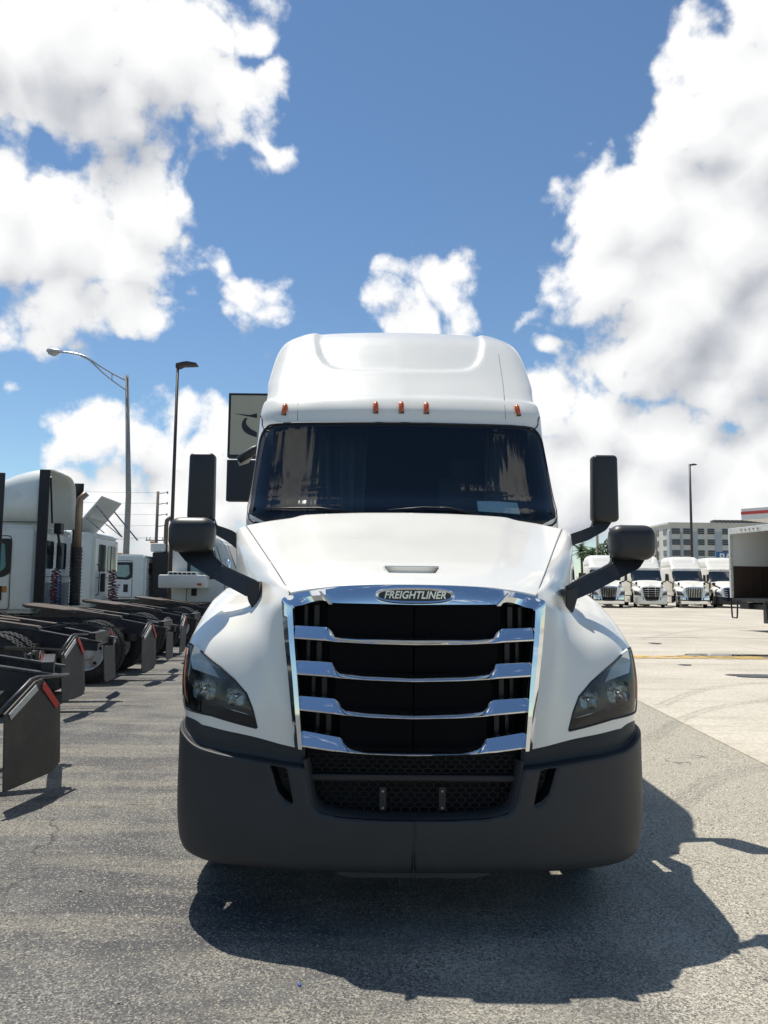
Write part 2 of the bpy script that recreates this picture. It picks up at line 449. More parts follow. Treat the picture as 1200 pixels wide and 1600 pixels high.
# ------------------------------------------------------------------ ground
def ground():
    m = bpy.data.materials.new('old_asphalt'); m.use_nodes = True; nt = m.node_tree; b = nt.nodes['Principled BSDF']
    N = nt.nodes; Lk = nt.links; tc = N.new('ShaderNodeTexCoord'); P = tc.outputs['Object']
    def nz(scale, detail=6, rough=.55, vec=P):
        n = N.new('ShaderNodeTexNoise'); n.inputs['Scale'].default_value = scale; n.inputs['Detail'].default_value = detail
        n.inputs['Roughness'].default_value = rough; Lk.new(vec, n.inputs['Vector']); return n.outputs['Fac']
    def mp(sx, sy):
        n = N.new('ShaderNodeMapping'); n.inputs['Scale'].default_value = (sx, sy, 1); Lk.new(P, n.inputs['Vector']); return n.outputs[0]
    def rng(v, a, b_, c=0, d=1, smooth=True):
        n = N.new('ShaderNodeMapRange'); n.inputs['From Min'].default_value = a; n.inputs['From Max'].default_value = b_
        n.inputs['To Min'].default_value = c; n.inputs['To Max'].default_value = d
        if smooth: n.interpolation_type = 'SMOOTHSTEP'
        Lk.new(v, n.inputs['Value']); return n.outputs[0]
    def mx(f, a, b_, t='MIX'):
        n = N.new('ShaderNodeMix'); n.data_type = 'RGBA'; n.blend_type = t
        for i, v in ((0, f), (6, a), (7, b_)):
            if isinstance(v, (float, int)): n.inputs[i].default_value = v
            elif isinstance(v, tuple): n.inputs[i].default_value = (*v, 1)
            else: Lk.new(v, n.inputs[i])
        return n.outputs[2]
    def ma(op, a, b_):
        n = N.new('ShaderNodeMath'); n.operation = op
        for i, v in enumerate((a, b_)):
            if isinstance(v, (float, int)): n.inputs[i].default_value = v
            else: Lk.new(v, n.inputs[i])
        return n.outputs[0]
    sep = N.new('ShaderNodeSeparateXYZ'); Lk.new(P, sep.inputs[0])
    side = rng(ma('ADD', ma('ADD', sep.outputs[0], ma('MULTIPLY', sep.outputs[1], .05)), rng(nz(.8, 5), .3, .7, -1.1, 1.1)), -.9, 2.6)   # worn binder on the right
    big = rng(nz(1.1, 7, .6), .42, .60)
    stre = rng(nz(1.4, 6, .6, mp(.35, 2.4)), .45, .62)
    base = mx(big, (.082, .081, .081), (.152, .147, .132))
    base = mx(ma('MULTIPLY', stre, .55), base, (.25, .23, .185))
    base = mx(side, base, (.40, .368, .295))
    # stones in the binder
    v = N.new('ShaderNodeTexVoronoi'); v.inputs['Scale'].default_value = 135; v.inputs['Randomness'].default_value = 1; Lk.new(P, v.inputs['Vector'])
    hsv = N.new('ShaderNodeSeparateColor'); Lk.new(v.outputs['Color'], hsv.inputs[0])
    st = rng(hsv.outputs[0], .1, 1.0, .38, 1.66, False)
    stone = N.new('ShaderNodeVectorMath'); stone.operation = 'SCALE'; Lk.new(base, stone.inputs[0]); Lk.new(st, stone.inputs['Scale'])
    worn = rng(nz(2.2, 5, .6), .35, .65, .35, 1.0)
    base = mx(worn, base, stone.outputs[0])
    pale = rng(hsv.outputs[1], .86, .90); base = mx(ma('MULTIPLY', pale, .6), base, (.46, .42, .33))
    darkp = rng(hsv.outputs[2], .84, .90); base = mx(ma('MULTIPLY', darkp, .6), base, (.05, .05, .052))
    f2 = rng(nz(60, 4, .7), .3, .7, .72, 1.28, False)
    s2 = N.new('ShaderNodeVectorMath'); s2.operation = 'SCALE'; Lk.new(base, s2.inputs[0]); Lk.new(f2, s2.inputs['Scale']); base = s2.outputs[0]
    # cracks and oil
    cr = N.new('ShaderNodeTexVoronoi'); cr.feature = 'DISTANCE_TO_EDGE'; cr.inputs['Scale'].default_value = .33
    wv = N.new('ShaderNodeVectorMath'); wv.operation = 'ADD'; Lk.new(P, wv.inputs[0])
    nn = N.new('ShaderNodeTexNoise'); nn.inputs['Scale'].default_value = 2.5; nn.inputs['Detail'].default_value = 6; Lk.new(P, nn.inputs['Vector'])
    sc2 = N.new('ShaderNodeVectorMath'); sc2.operation = 'SCALE'; sc2.inputs['Scale'].default_value = .5; Lk.new(nn.outputs['Color'], sc2.inputs[0]); Lk.new(sc2.outputs[0], wv.inputs[1])
    Lk.new(wv.outputs[0], cr.inputs['Vector'])
    crk = ma('MULTIPLY', rng(cr.outputs['Distance'], .004, .0, 0, .8), rng(nz(.7), .55, .6))
    base = mx(crk, base, (.03, .03, .03))
    oil = rng(nz(3.5, 4, .5), .68, .76); base = mx(ma('MULTIPLY', oil, .5), base, (.04, .04, .042))
    rust = rng(nz(2.1, 5, .6, mp(.5, 1.6)), .66, .78); base = mx(ma('MULTIPLY', rust, .45), base, (.27, .17, .08))
    Lk.new(base, b.inputs['Base Color']); b.inputs['Roughness'].default_value = .82; b.inputs['Specular IOR Level'].default_value = .35
    bp = N.new('ShaderNodeBump'); bp.inputs['Strength'].default_value = .7; bp.inputs['Distance'].default_value = .004
    Lk.new(ma('ADD', v.outputs['Distance'], nz(90, 3)), bp.inputs['Height']); Lk.new(bp.outputs[0], b.inputs['Normal'])
    bm = bmesh.new(); bmesh.ops.create_grid(bm, x_segments=8, y_segments=8, size=900)
    struct(obj('ground', bm, m))

    # concrete yard
    c = bpy.data.materials.new('yard_concrete'); c.use_nodes = True; nt = c.node_tree; b = nt.nodes['Principled BSDF']
    N = nt.nodes; Lk = nt.links; tc = N.new('ShaderNodeTexCoord'); P = tc.outputs['Object']
    sep = N.new('ShaderNodeSeparateXYZ'); Lk.new(P, sep.inputs[0])
    k = mx(rng(nz(.35, 7, .6, P), .35, .65), (.46, .415, .33), (.56, .505, .405))
    k = mx(ma('MULTIPLY', rng(nz(1.1, 8, .65, mp(.22, 1.5)), .50, .70), .60), k, (.30, .27, .215))
    k = mx(ma('MULTIPLY', rng(nz(6, 8, .7, mp(.12, 1.6)), .55, .72), .45), k, (.24, .22, .19))
    k = mx(ma('MULTIPLY', rng(nz(3, 6, .6), .62, .74), .3), k, (.22, .20, .17))
    k = mx(ma('MULTIPLY', rng(nz(.9, 5, .6, mp(.4, 1)), .66, .78), .4), k, (.50, .34, .16))
    f2 = rng(nz(110, 5, .8), .3, .7, .68, 1.26, False)
    s2 = N.new('ShaderNodeVectorMath'); s2.operation = 'SCALE'; Lk.new(k, s2.inputs[0]); Lk.new(f2, s2.inputs['Scale'])
    Lk.new(s2.outputs[0], b.inputs['Base Color']); b.inputs['Roughness'].default_value = .85
    yard = struct(empty('concrete_yard', (0, 0, 0)))
    xs = [3.72, 10.4, 17.2, 24, 31, 38, 46, 62, 90]; ys = [-3, 5.2, 12.35, 18.4, 26, 34, 42, 52, 66, 90]
    for i in range(len(xs)-1):
        for j in range(len(ys)-1):
            bm = bmesh.new(); g = .012
            def X(x, y): return x + (.028*(y-9) if x < 4 else 0)
            q = [(X(xs[i], ys[j])+g, ys[j]+g), (xs[i+1]-g, ys[j]+g), (xs[i+1]-g, ys[j+1]-g), (X(xs[i], ys[j+1])+g, ys[j+1]-g)]
            z = .006 + .003*((i*3+j*5) % 3)
            prism(bm, q, lambda u, v, w: Vector((u, v, w)), z, -.02)
            bmesh.ops.recalc_face_normals(bm, faces=bm.faces)
            obj('slab', bm, c, yard)['kind'] = 'structure'
    # paint, stains, puddles
    yel = bpy.data.materials.new('faded_yellow_paint'); yel.use_nodes = True; nt = yel.node_tree; b = nt.nodes['Principled BSDF']
    N = nt.nodes; Lk = nt.links; tc = N.new('ShaderNodeTexCoord'); P = tc.outputs['Object']
    al = rng(nz(5, 8, .7, mp(.5, 2)), .42, .54)
    tr = N.new('ShaderNodeBsdfTransparent'); ms = N.new('ShaderNodeMixShader'); Lk.new(al, ms.inputs[0])
    b.inputs['Base Color'].default_value = (.62, .40, .11, 1); b.inputs['Roughness'].default_value = .7
    Lk.new(tr.outputs[0], ms.inputs[1]); Lk.new(b.outputs[0], ms.inputs[2]); Lk.new(ms.outputs[0], N['Material Output'].inputs[0])
    def sheet(name, pts, z, m, kind='structure'):
        bm = bmesh.new(); bm.faces.new([bm.verts.new((p[0], p[1], z)) for p in pts]); o = obj(name, bm, m); o['kind'] = kind; return o
    a, bb = GND(985, 1026), GND(1122, 1028.5)
    sheet('yellow_line', [(3.8, a.y-.55), (9.2, a.y-.55), (9.2, a.y+.15), (3.8, a.y+.15)], .022, yel)
    yel2 = yel.copy(); [setattr(n_.inputs['From Min'], 'default_value', .50) or setattr(n_.inputs['From Max'], 'default_value', .66) for n_ in yel2.node_tree.nodes if n_.type == 'MAP_RANGE']; yel2.node_tree.nodes['Principled BSDF'].inputs['Base Color'].default_value = (.20, .165, .105, 1)
    p0, p1 = GND(-60, 1256), GND(240, 1260)
    sheet('faded_line', [(p0.x, p0.y-.06), (p1.x, p1.y-.06), (p1.x, p1.y+.06), (p0.x, p0.y+.06)], .004, yel2)
    water = mat('puddle_water', (.10, .095, .08), .06, spec=.6)
    damp = mat('damp_concrete', (.17, .155, .12), .5, var=.2, vscale=3)
    def blob(name, px0, px1, y, hy, z, m, seed):
        rnd = random.Random(seed); P0, P1 = GND(px0, y), GND(px1, y); cy = P0.y; dy = (GND(600, y-hy).y-GND(600, y+hy).y)/2
        cx, rx = (P0.x+P1.x)/2, (P1.x-P0.x)/2; o = []
        for k in range(40):
            t = 2*math.pi*k/40; r = 1+.12*math.sin(3*t+seed)+.09*math.sin(5*t+2*seed)+rnd.uniform(-.05, .05)
            o.append((cx+rx*r*math.cos(t), cy+dy*r*math.sin(t)))
        return sheet(name, o, z, m)
    blob('wet_patch', 1050, 1290, 1025, 3.5, .020, damp, 2)
    blob('puddle', 1090, 1152, 1024.5, 2.0, .026, water, 3); blob('puddle', 1152, 1290, 1025.5, 2.0, .026, mat('puddle_mud', (.09, .065, .04), .08), 5)
    tar = mat('tar_patch', (.06, .06, .062), .6, var=.4, vscale=8)
    blob('tar_patch', 1140, 1225, 1057, 2.8, .022, tar, 7)
    for (x0, x1, y, h, s) in ((1015, 1032, 1006, 1, 1), (1060, 1080, 1040, .8, 6)): blob('oil_spot', x0, x1, y, h, .022, tar, s)
    # skid marks as real thin rubber deposits
    skm = bpy.data.materials.new('rubber_deposit'); skm.use_nodes = True; nt = skm.node_tree; b = nt.nodes['Principled BSDF']; N = nt.nodes; Lk = nt.links; tc = N.new('ShaderNodeTexCoord'); P = tc.outputs['Object']
    b.inputs['Base Color'].default_value = (.05, .049, .047, 1); b.inputs['Roughness'].default_value = .7
    tr = N.new('ShaderNodeBsdfTransparent'); ms = N.new('ShaderNodeMixShader'); Lk.new(rng(nz(70, 6, .8), .40, .75, .0, .50), ms.inputs[0])
    Lk.new(tr.outputs[0], ms.inputs[1]); Lk.new(b.outputs[0], ms.inputs[2]); Lk.new(ms.outputs[0], N['Material Output'].inputs[0])
    def skid(pts, w, n=5, z=.004):
        bm = bmesh.new()
        for k in range(n):
            off = (k-(n-1)/2)*w/n
            L = []
            for i, p in enumerate(pts):
                q = pts[min(i+1, len(pts)-1)]; r = pts[max(i-1, 0)]; t = Vector((q[0]-r[0], q[1]-r[1])).normalized(); nn_ = Vector((-t.y, t.x))
                L.append((Vector((p[0], p[1], 0))+Vector((nn_.x, nn_.y, 0))*(off-w/n*.33), Vector((p[0], p[1], 0))+Vector((nn_.x, nn_.y, 0))*(off+w/n*.33)))
            vs = [[bm.verts.new((a_.x, a_.y, z)), bm.verts.new((b__.x, b__.y, z))] for a_, b__ in L]
            for A, B in zip(vs, vs[1:]): bm.faces.new((A[0], A[1], B[1], B[0]))
        struct(obj('skid_mark', bm, skm))
    A, B, Cc = GND(955, 1325), GND(1050, 1400), GND(1200, 1520)
    skid([(A.x, A.y), (B.x, B.y), (Cc.x, Cc.y), (Cc.x+.4, Cc.y-.5)], .19, 4)
    for k, (c0, c1, c2, w_) in enumerate((((1030, 1105), (1120, 1075), (1290, 1062), .22), ((1010, 1160), (1110, 1110), (1290, 1085), .20), ((1000, 1000), (1100, 985), (1290, 975), .3), ((980, 966), (1090, 962), (1290, 968), .35), ((1060, 1260), (1130, 1215), (1290, 1180), .2))):
        q0, q1, q2 = (GND(*c_) for c_ in (c0, c1, c2)); L_ = smoothpoly([(q0.x, q0.y), (q1.x, q1.y), (q2.x, q2.y)], 6, False)
        skid_z = .024; skid(L_, w_, 2, skid_z)
    blue = mat('blue_plastic_scrap', (.02, .09, .35), .5)
    p = GND(468, 1540); bm = bmesh.new(); bx(bm, (p.x, p.y, .005), (.012, .018, .008), Matrix.Rotation(.6, 3, 'Z') @ Matrix.Rotation(.3, 3, 'X'), .003)
    tag(obj('bottle_cap_scrap', bm, blue), 'tiny blue plastic scrap lying on the asphalt in front of the truck', 'litter')
    for k in range(70):
        pass
ground()

def pebbles():
    bm = bmesh.new(); rnd = random.Random(3)
    for k in range(900):
        y = rnd.uniform(2.2, 6.5); x = rnd.uniform(-.62*y, .62*y); r = rnd.choice((.0022, .003, .0035, .005))*(.8+rnd.random()*.5)
        if rnd.random() < .02: r *= 1.8
        s = bmesh.ops.create_icosphere(bm, subdivisions=1, radius=r)
        for v in s['verts']: v.co = Vector((v.co.x*rnd.uniform(.8, 1.4)+x, v.co.y+y, v.co.z*.7+r*.45+(.014 if x > 3.7 else 0)))
    tag(obj('loose_grit', bm, mat('grit', (.33, .30, .25), .85, var=.4, vscale=60)), 'pale loose grit scattered over the asphalt', 'grit', kind='stuff')
pebbles()

# ------------------------------------------------------------------ the big white truck
TLOC = Vector((.160, 3.85, 0)); TYAW = rad(.47)
TM = Matrix.Translation(TLOC) @ Matrix.Rotation(TYAW, 4, 'Z'); TI = TM.inverted()
def L(px, py, d):      # pixel -> truck coordinates at truck depth d
    o = TI @ EYE; r = TI.to_3x3() @ ray(px, py); t = (d-o.y)/r.y; p = o+r*t
    return Vector(p)
def LA(px, py, d): p = L(px, py, d); return Vector((abs(p.x), p.y, p.z))
def ZC(py, d): return L(640, py, d).z
def LR(pl, pr, d):     # average of a left pixel and its mirrored right pixel
    a, b = LA(pl[0], pl[1], d), LA(pr[0], pr[1], d); return (a+b)/2

def wheel_meshes():
    bm = bmesh.new(); R = .51; w = .135
    prof = [(-w*.85, .30), (-w*1.0, .34), (-w*1.05, .42), (-w*.95, .475), (-w*.8, .497), (w*.8, .497), (w*.95, .475), (w*1.05, .42), (w*1.0, .34), (w*.85, .30)]
    lathe(bm, prof, 48)
    for k in range(44):
        th = 2*math.pi*k/44
        for j, xo in enumerate((-.092, -.031, .031, .092)):
            t2 = th+(math.pi/44 if j % 2 else 0)
            rot = Matrix.Rotation(-t2, 3, 'X') if False else Matrix.Rotation(t2, 3, 'X')
            c = rot @ Vector((xo, 0, .503))
            bx(bm, c, (.052, .052, .024), rot)
    ty = bpy.data.meshes.new('tyre'); bm.to_mesh(ty); bm.free(); ty.materials.append(RUBBER)
    bm = bmesh.new()
    lathe(bm, [(w*.95, .300), (w*1.02, .292), (w*.9, .27), (w*.2, .255), (w*.15, .14), (w*.6, .12), (w*.95, .10), (w*1.0, .055), (w*1.0, .0005)], 40)
    lathe(bm, [(-w*.95, .300), (-w*.9, .27), (-w*.2, .0005)], 40)
    for k in range(10):
        t = 2*math.pi*k/10; lathe(bm, [(w*.15, .013), (w*.42, .013), (w*.45, .006), (w*.45, .0003)], 6, c=(0, .167*math.cos(t), .167*math.sin(t)))
    rim = bpy.data.meshes.new('rim'); bm.to_mesh(rim); bm.free(); rim.materials.append(RIMW)
    for m_ in (ty, rim):
        m_.polygons.foreach_set('use_smooth', [True]*len(m_.polygons)); m_.set_sharp_from_angle(angle=rad(35))
    bm = bmesh.new()
    for k in range(5):
        t = 2*math.pi*k/5+.3
        lathe(bm, [(w*.24, .026), (w*.26, .0004)], 12, c=(0, .218*math.cos(t), .218*math.sin(t)))
    ho = bpy.data.meshes.new('hand_hole'); bm.to_mesh(ho); bm.free(); ho.materials.append(DARK)
    return ty, rim, ho
TYRE, RIM, HOLE = wheel_meshes()
def wheel(parent, x, y, flip=False, steer=0, z=.51, rim=True):
    w = link('wheel', TYRE, None, parent); w.location = (x, y, z)
    w.rotation_euler = (random.random()*3, 0, steer+(math.pi if flip else 0)); w.rotation_euler.x = 0
    if rim:
        link('rim', RIM, None, w); link('hand_hole', HOLE, None, w)
    return w

def wavy_glass():
    nt = WSGLASS.node_tree; g = [n for n in nt.nodes if n.type == 'BSDF_GLOSSY'][0]
    tc = nt.nodes.new('ShaderNodeTexCoord'); mp = nt.nodes.new('ShaderNodeMapping'); mp.inputs['Scale'].default_value = (9, .25, .25)
    n = nt.nodes.new('ShaderNodeTexNoise'); n.inputs['Scale'].default_value = 1.3; n.inputs['Detail'].default_value = 3
    b = nt.nodes.new('ShaderNodeBump'); b.inputs['Strength'].default_value = .28; b.inputs['Distance'].default_value = .02; g.inputs['Roughness'].default_value = .02; n.inputs['Detail'].default_value = 1.5
    nt.links.new(tc.outputs['Object'], mp.inputs[0]); nt.links.new(mp.outputs[0], n.inputs['Vector']); nt.links.new(n.outputs['Fac'], b.inputs['Height']); nt.links.new(b.outputs[0], g.inputs['Normal'])
wavy_glass()
def hero():
    root = empty('truck', TLOC, TYAW, 'big white sleeper truck with chrome grille facing the camera in the middle of the yard', 'truck')
    # ---------- hood top
    rows = []
    seam = [(.20, LR((456, 924), (842, 933), .20)), (.34, LR((448, 910), (849, 915), .34)), (.55, LR((436, 890), (858, 893), .55)),
            (.95, LR((415, 860), (866, 868), .95)), (1.30, LR((399, 838), (872, 848), 1.30)), (1.66, LR((383, 819), (877, 829), 1.66))]
    cen = [(.10, ZC(913.5, .10)), (.20, ZC(903, .20)), (.42, ZC(886, .42)), (.80, ZC(859, .80)), (1.22, ZC(831, 1.22)), (1.62, ZC(804, 1.62))]
    for (ds, S), (dc, zc) in zip(seam, cen):
        xs = S.x; zs = S.z; row = []
        for fx, k in ((0, 0), (.30, .05), (.58, .20), (.70, .36), (.86, .64), (1.0, 1.0)):
            row.append((xs*fx, dc+(ds-dc)*fx*fx, zc+(zs-zc)*k))
        rows.append(row)
    G = dense(rows, 18, 14, 'c', 2)
    # subtle raised centre panel
    for r in range(G.shape[0]):
        t = r/(G.shape[0]-1); xe = G[r, -1, 0]*(.62+.06*t)
        for c in range(G.shape[1]):
            x = G[r, c, 0]; s = 1/(1+math.exp((x-xe)/.018)); fade = min(1, t*2.2)
            G[r, c, 2] += .012*s*fade
    A = mirror_grid(G)
    # air slot in front of the hood
    slot = [tuple(L(px, py, .33).xz) for px, py in ((600, 884), (689, 885), (679, 896), (608, 895))]
    v, f = gverts(A)
    bvh_h = BVHTree.FromPolygons([tuple(p) for p in v], [tuple(x) for x in f])
    v, f, _ = split(v, f, slot); vv_, f = compact(v, f); v = vv_
    def hs(x, z):
        h = bvh_h.ray_cast(Vector((x, -1, z)), Vector((0, 1, 0))); return Vector((x, h[0].y if h[0] is not None else .3, z))
    tl_, tr_, br_, bl_ = [hs(*q) for q in slot]; N_ = 16
    T_ = [hs(tl_.x+(tr_.x-tl_.x)*k/N_, tl_.z+(tr_.z-tl_.z)*k/N_)+Vector((0, .002, .003)) for k in range(N_+1)]
    B_ = [hs(bl_.x+(br_.x-bl_.x)*k/N_, bl_.z+(br_.z-bl_.z)*k/N_)+Vector((0, 0, -.002)) for k in range(N_+1)]
    In = [Vector((b_.x, max(t_.y, b_.y)+.012, b_.z+.002)) for t_, b_ in zip(T_, B_)]
    hood = pobj('hood', v, f, WHITE, root, smooth=True); solid(hood, .012, -1)
    bm = bmesh.new(); loft(bm, [B_, In, T_]); obj('hood_slot', bm, WHITE, hood)
    # ---------- front fender shells
    def fp(px, py, dd): return tuple(LA(px, py, dd))
    sm = [tuple(S) for _, S in seam]
    K = [  # rows bottom -> top/rear ; columns chrome edge -> outer side
     [fp(461,1168,.10), fp(440,1163,.10), fp(415,1156,.115), fp(388,1149,.135), fp(350,1141,.18), fp(315,1132,.25), fp(293,1126,.36), (1.265,.62,.95), (1.27,.80,.95)],
     [fp(457,1120,.11), fp(436,1116,.105),fp(411,1112,.125), fp(384,1108,.145), fp(348,1102,.19), fp(312,1096,.27), fp(289,1092,.39), (1.275,.60,1.06), (1.28,.72,1.05)],
     [fp(451,1060,.13), fp(431,1058,.125),fp(405,1056,.16), fp(378,1055,.185), fp(344,1052,.225), fp(311,1050,.31), fp(288,1050,.44), (1.28,.62,1.18), (1.283,.74,1.17)],
     [fp(446,1005,.15), fp(426,1003,.16), fp(403,1002,.215), fp(376,1002,.265), fp(344,1002,.31), fp(315,1004,.40), fp(294,1010,.52), (1.283,.72,1.31), (1.283,.84,1.28)],
     [fp(441,948,.18),  fp(424,950,.215), fp(405,957,.33), fp(382,961,.42), fp(354,963,.50), fp(329,967,.60), fp(308,978,.72), (1.278,.90,1.41), (1.28,1.02,1.37)],
     [sm[0], fp(430,921,.31), fp(407,930,.47), fp(389,938,.60), fp(368,938,.72), fp(348,940,.82), fp(325,950,.95), (1.262,1.10,1.53), (1.27,1.2,1.45)],
     [sm[1], fp(425,905,.42), fp(402,915,.62), fp(386,925,.78), fp(370,926,.92), fp(354,928,1.02), fp(336,935,1.14), (1.255,1.28,1.59), (1.265,1.36,1.48)],
     [sm[2], fp(416,890,.62), fp(392,898,.82), fp(378,914,.98), fp(366,918,1.12), fp(355,921,1.22), fp(343,929,1.32), (1.25,1.46,1.62), (1.26,1.52,1.50)],
     [sm[3], fp(395,862,1.0), fp(378,872,1.12), fp(374,903,1.22), fp(368,916,1.36), fp(358,921,1.46), (1.235,1.60,1.66), (1.25,1.66,1.60), (1.26,1.70,1.45)],
     [sm[4], fp(383,842,1.33), fp(371,850,1.42), fp(370,890,1.48), fp(369,915,1.58), (1.13,1.66,1.70), (1.215,1.76,1.64), (1.245,1.80,1.56), (1.255,1.84,1.40)],
     [sm[5], fp(374,826,1.68), fp(369,832,1.72), fp(369,875,1.76), fp(370,905,1.80), (1.13,1.83,1.66), (1.20,1.90,1.58), (1.24,1.93,1.48), (1.25,1.95,1.30)],
    ]
    Gf = dense(K, 12, 12, 'p', 7)
    head_px = [(291, 1006), (298, 1004.5), (318, 1017), (345, 1037), (368, 1058), (387, 1082), (396, 1104), (404.5, 1134), (375, 1126), (330, 1112), (291, 1101), (286, 1086), (284.5, 1058), (287, 1028)]
    head_r = [(984, 1011), (978, 1013), (957, 1024), (935, 1044), (915, 1064), (900, 1086), (893, 1112), (887.5, 1142), (915, 1138), (955, 1129), (997, 1116), (998, 1092), (997, 1062), (992, 1034)]
    dd = [.55, .52, .42, .33, .27, .21, .175, .16, .17, .22, .39, .44, .46, .50]
    head = []
    for a, b, e in zip(head_px, head_r, dd):
        p = LR(a, b, e); head.append((p.x, p.z))
    for s in (1, -1):
        g = Gf.copy(); g[:, :, 0] *= s
        poly = [(x*s, z) for x, z in head]
        v, f = gverts(g)
        if s < 0: f = [x[::-1] for x in f]
        v, fo, fi = split(v, f, poly, cond=lambda c: (c[:, 1] < .66) & (c[:, 2] < 1.42))
        # normals: outward = -Y
        vo, fo = compact(v, fo)
        fe = pobj('fender', vo, fo, WHITE, root, smooth=True)
        vi, fi2 = compact(v, fi)
        hl = bpy.data.objects.new('headlight', None)
        # headlight housing: pan behind the lens
        ctr = np.mean(np.array(vi), axis=0)
        lens = np.array(vi)
        hm = pobj('headlight', [], [], HOUSING, root)
        bm = bmesh.new()
        # edge loop of the lens
        ec = {}
        for x in fi2:
            for a_, b_ in zip(x, x[1:]+x[:1]): ec[(min(a_, b_), max(a_, b_))] = ec.get((min(a_, b_), max(a_, b_)), 0)+1
        be = [e_ for e_, n_ in ec.items() if n_ == 1]
        nb = {}
        for a_, b_ in be: nb.setdefault(a_, []).append(b_); nb.setdefault(b_, []).append(a_)
        loop = [be[0][0]]; prev = None
        while True:
            nx = [q for q in nb[loop[-1]] if q != prev]
            if not nx or nx[0] == loop[0]: break
            prev = loop[-1]; loop.append(nx[0])
            if len(loop) > len(be)+2: break
        P0 = [Vector(vi[k]) for k in loop]
        C0 = Vector(ctr)
        inw = Vector((-s*.045, .13, .0))
        P1 = [p + (C0-p)*.04 + inw*.35 for p in P0]; P2 = [p + (C0-p)*.10 + inw for p in P0]
        loft(bm, [P0+[P0[0]], P1+[P1[0]], P2+[P2[0]]])
        me = hm.data
        bm2verts = [v_.co.copy() for v_ in bm.verts]
        # back pan = lens surface pushed in
        base = len(bm.verts)
        nv = [bm.verts.new(Vector(q)+(C0-Vector(q))*.10+inw) for q in vi]
        for x in fi2: bm.faces.new([nv[k] for k in x])
        bm.to_mesh(me); bm.free()
        me.polygons.foreach_set('use_smooth', [True]*len(me.polygons))
        pobj('lens', vi, fi2, CLEAR, hm, smooth=True)
        bm = bmesh.new(); tube(bm, P0+[P0[0]], .0055, 6, cap=False); obj('bezel', bm, BLACK, hm, smooth=True)
        # bowls
        bvh = BVHTree.FromPolygons([tuple(q) for q in vi], [tuple(x) for x in fi2])
        def at(px, py, push):
            q = LA(px, py, .3); X = q.x*s
            for _ in range(3):
                h = bvh.ray_cast(Vector((X, -.5, q.z)), Vector((0, 1, 0)))
                if h[0] is None: break
                q = LA(px, py, h[0].y); X = q.x*s
            y = (h[0].y if h[0] is not None else .35)
            return Vector((X, y+push, q.z))
        for (px, py, R) in ((318, 1077, .062), (367, 1090, .050)):
            c = at(px, py, .035); c.x -= 0
            bm = bmesh.new(); prof = [(.001, R), (.018, R*.93), (.04, R*.72), (.055, R*.4), (.06, .004)]
            lathe(bm, prof, 36, axis='Y', c=(0, 0, 0))
            for v_ in bm.verts:
                aa = math.atan2(v_.co.z, v_.co.x); kk = (abs(math.cos(aa))**3.4+abs(math.sin(aa))**3.4)**(-1/3.4); v_.co = Vector((v_.co.x*kk*1.02, v_.co.y, v_.co.z*kk*.98))+c
            obj('reflector', bm, REFL, hm, smooth=True)
            bm = bmesh.new(); lathe(bm, [(.0, .0005), (.0, R*.22), (.012, R*.25), (.05, R*.2)], 20, axis='Y', c=c+Vector((0, .005, 0)))
            obj('bulb_cap', bm, CHROME, hm, smooth=True)
            bm = bmesh.new()    # optic flutes across the upper half
            for q in range(-6, 7):
                xx = q*R*.15; zt = math.sqrt(max(0, R*R*.85-xx*xx)); tube(bm, [c+Vector((xx, -.004, .008)), c+Vector((xx*1.05, .004, zt))], .0022, 5)
            obj('lens_flute', bm, REFL, hm, smooth=True)['kind'] = 'stuff'
        # white position lamp wedge
        w_px = [(299, 1010), (326, 1027), (353, 1049), (373, 1069), (342, 1060), (300, 1045), (297, 1028)]
        pts = [at(px, py, .012) for px, py in w_px]
        bm = bmesh.new(); cc = sum(pts, Vector())/len(pts)
        a_ = [bm.verts.new(p) for p in pts]; b_ = [bm.verts.new(p+Vector((0, .05, 0))+(p-cc)*.05) for p in pts]
        ce = bm.verts.new(cc+Vector((0, -.008, 0)))
        n = len(pts)
        for k in range(n): bm.faces.new((a_[k], a_[(k+1) % n], ce)); bm.faces.new((a_[k], b_[k], b_[(k+1) % n], a_[(k+1) % n]))
        obj('position_lamp', bm, WHITELENS, hm, smooth=False)
        # amber side marker
        line = [at(px, py, .012) for px, py in ((293, 1014), (291, 1030), (289, 1050), (288.5, 1070), (290, 1085), (293, 1097))]
        bm = bmesh.new(); tube(bm, line, [.008, .012, .0135, .0135, .012, .008], 8, flat=(1, .6)); obj('side_marker', bm, AMBER2, hm, smooth=True)
        # trim bar below the bowls
        bm = bmesh.new(); tube(bm, [at(338, 1103, .02), at(365, 1111, .02), at(392, 1119, .02)], [.003, .005, .002], 6); obj('trim_bar', bm, REFL, hm, smooth=True)
    # seam lines
    for s in (1, -1):
        bm = bmesh.new(); e = G[:, -1]; tube(bm, [Vector((p[0]*s, p[1]-.001, p[2]+.0005)) for p in e[::6]], .0028, 5)
        obj('hood_seam', bm, GAP, root, smooth=True)
    # ---------- chrome grille surround
    outer = [LR((462, 1168), (833, 1172), .06), LR((457, 1120), (838, 1125), .07), LR((451, 1060), (843, 1065), .09), LR((445, 1000), (849, 1005), .11), LR((440, 938), (853, 943), .15),
             LR((456, 928), (840, 935), .15), LR((490, 921), (805, 927), .12)]
    outer += [Vector((x, d_, ZC(py, d_))) for x, py, d_ in ((.32, 916, .10), (.16, 914.5, .09), (0, 914, .085))]
    inner = [LR((478, 1167), (818, 1170), .10), LR((475, 1120), (822, 1125), .10), LR((470, 1060), (826, 1065), .11), LR((465, 1005), (831, 1008), .12), LR((462, 951), (834, 956), .13),
             LR((478, 946), (818, 951), .13), LR((506, 940), (790, 944), .13)]
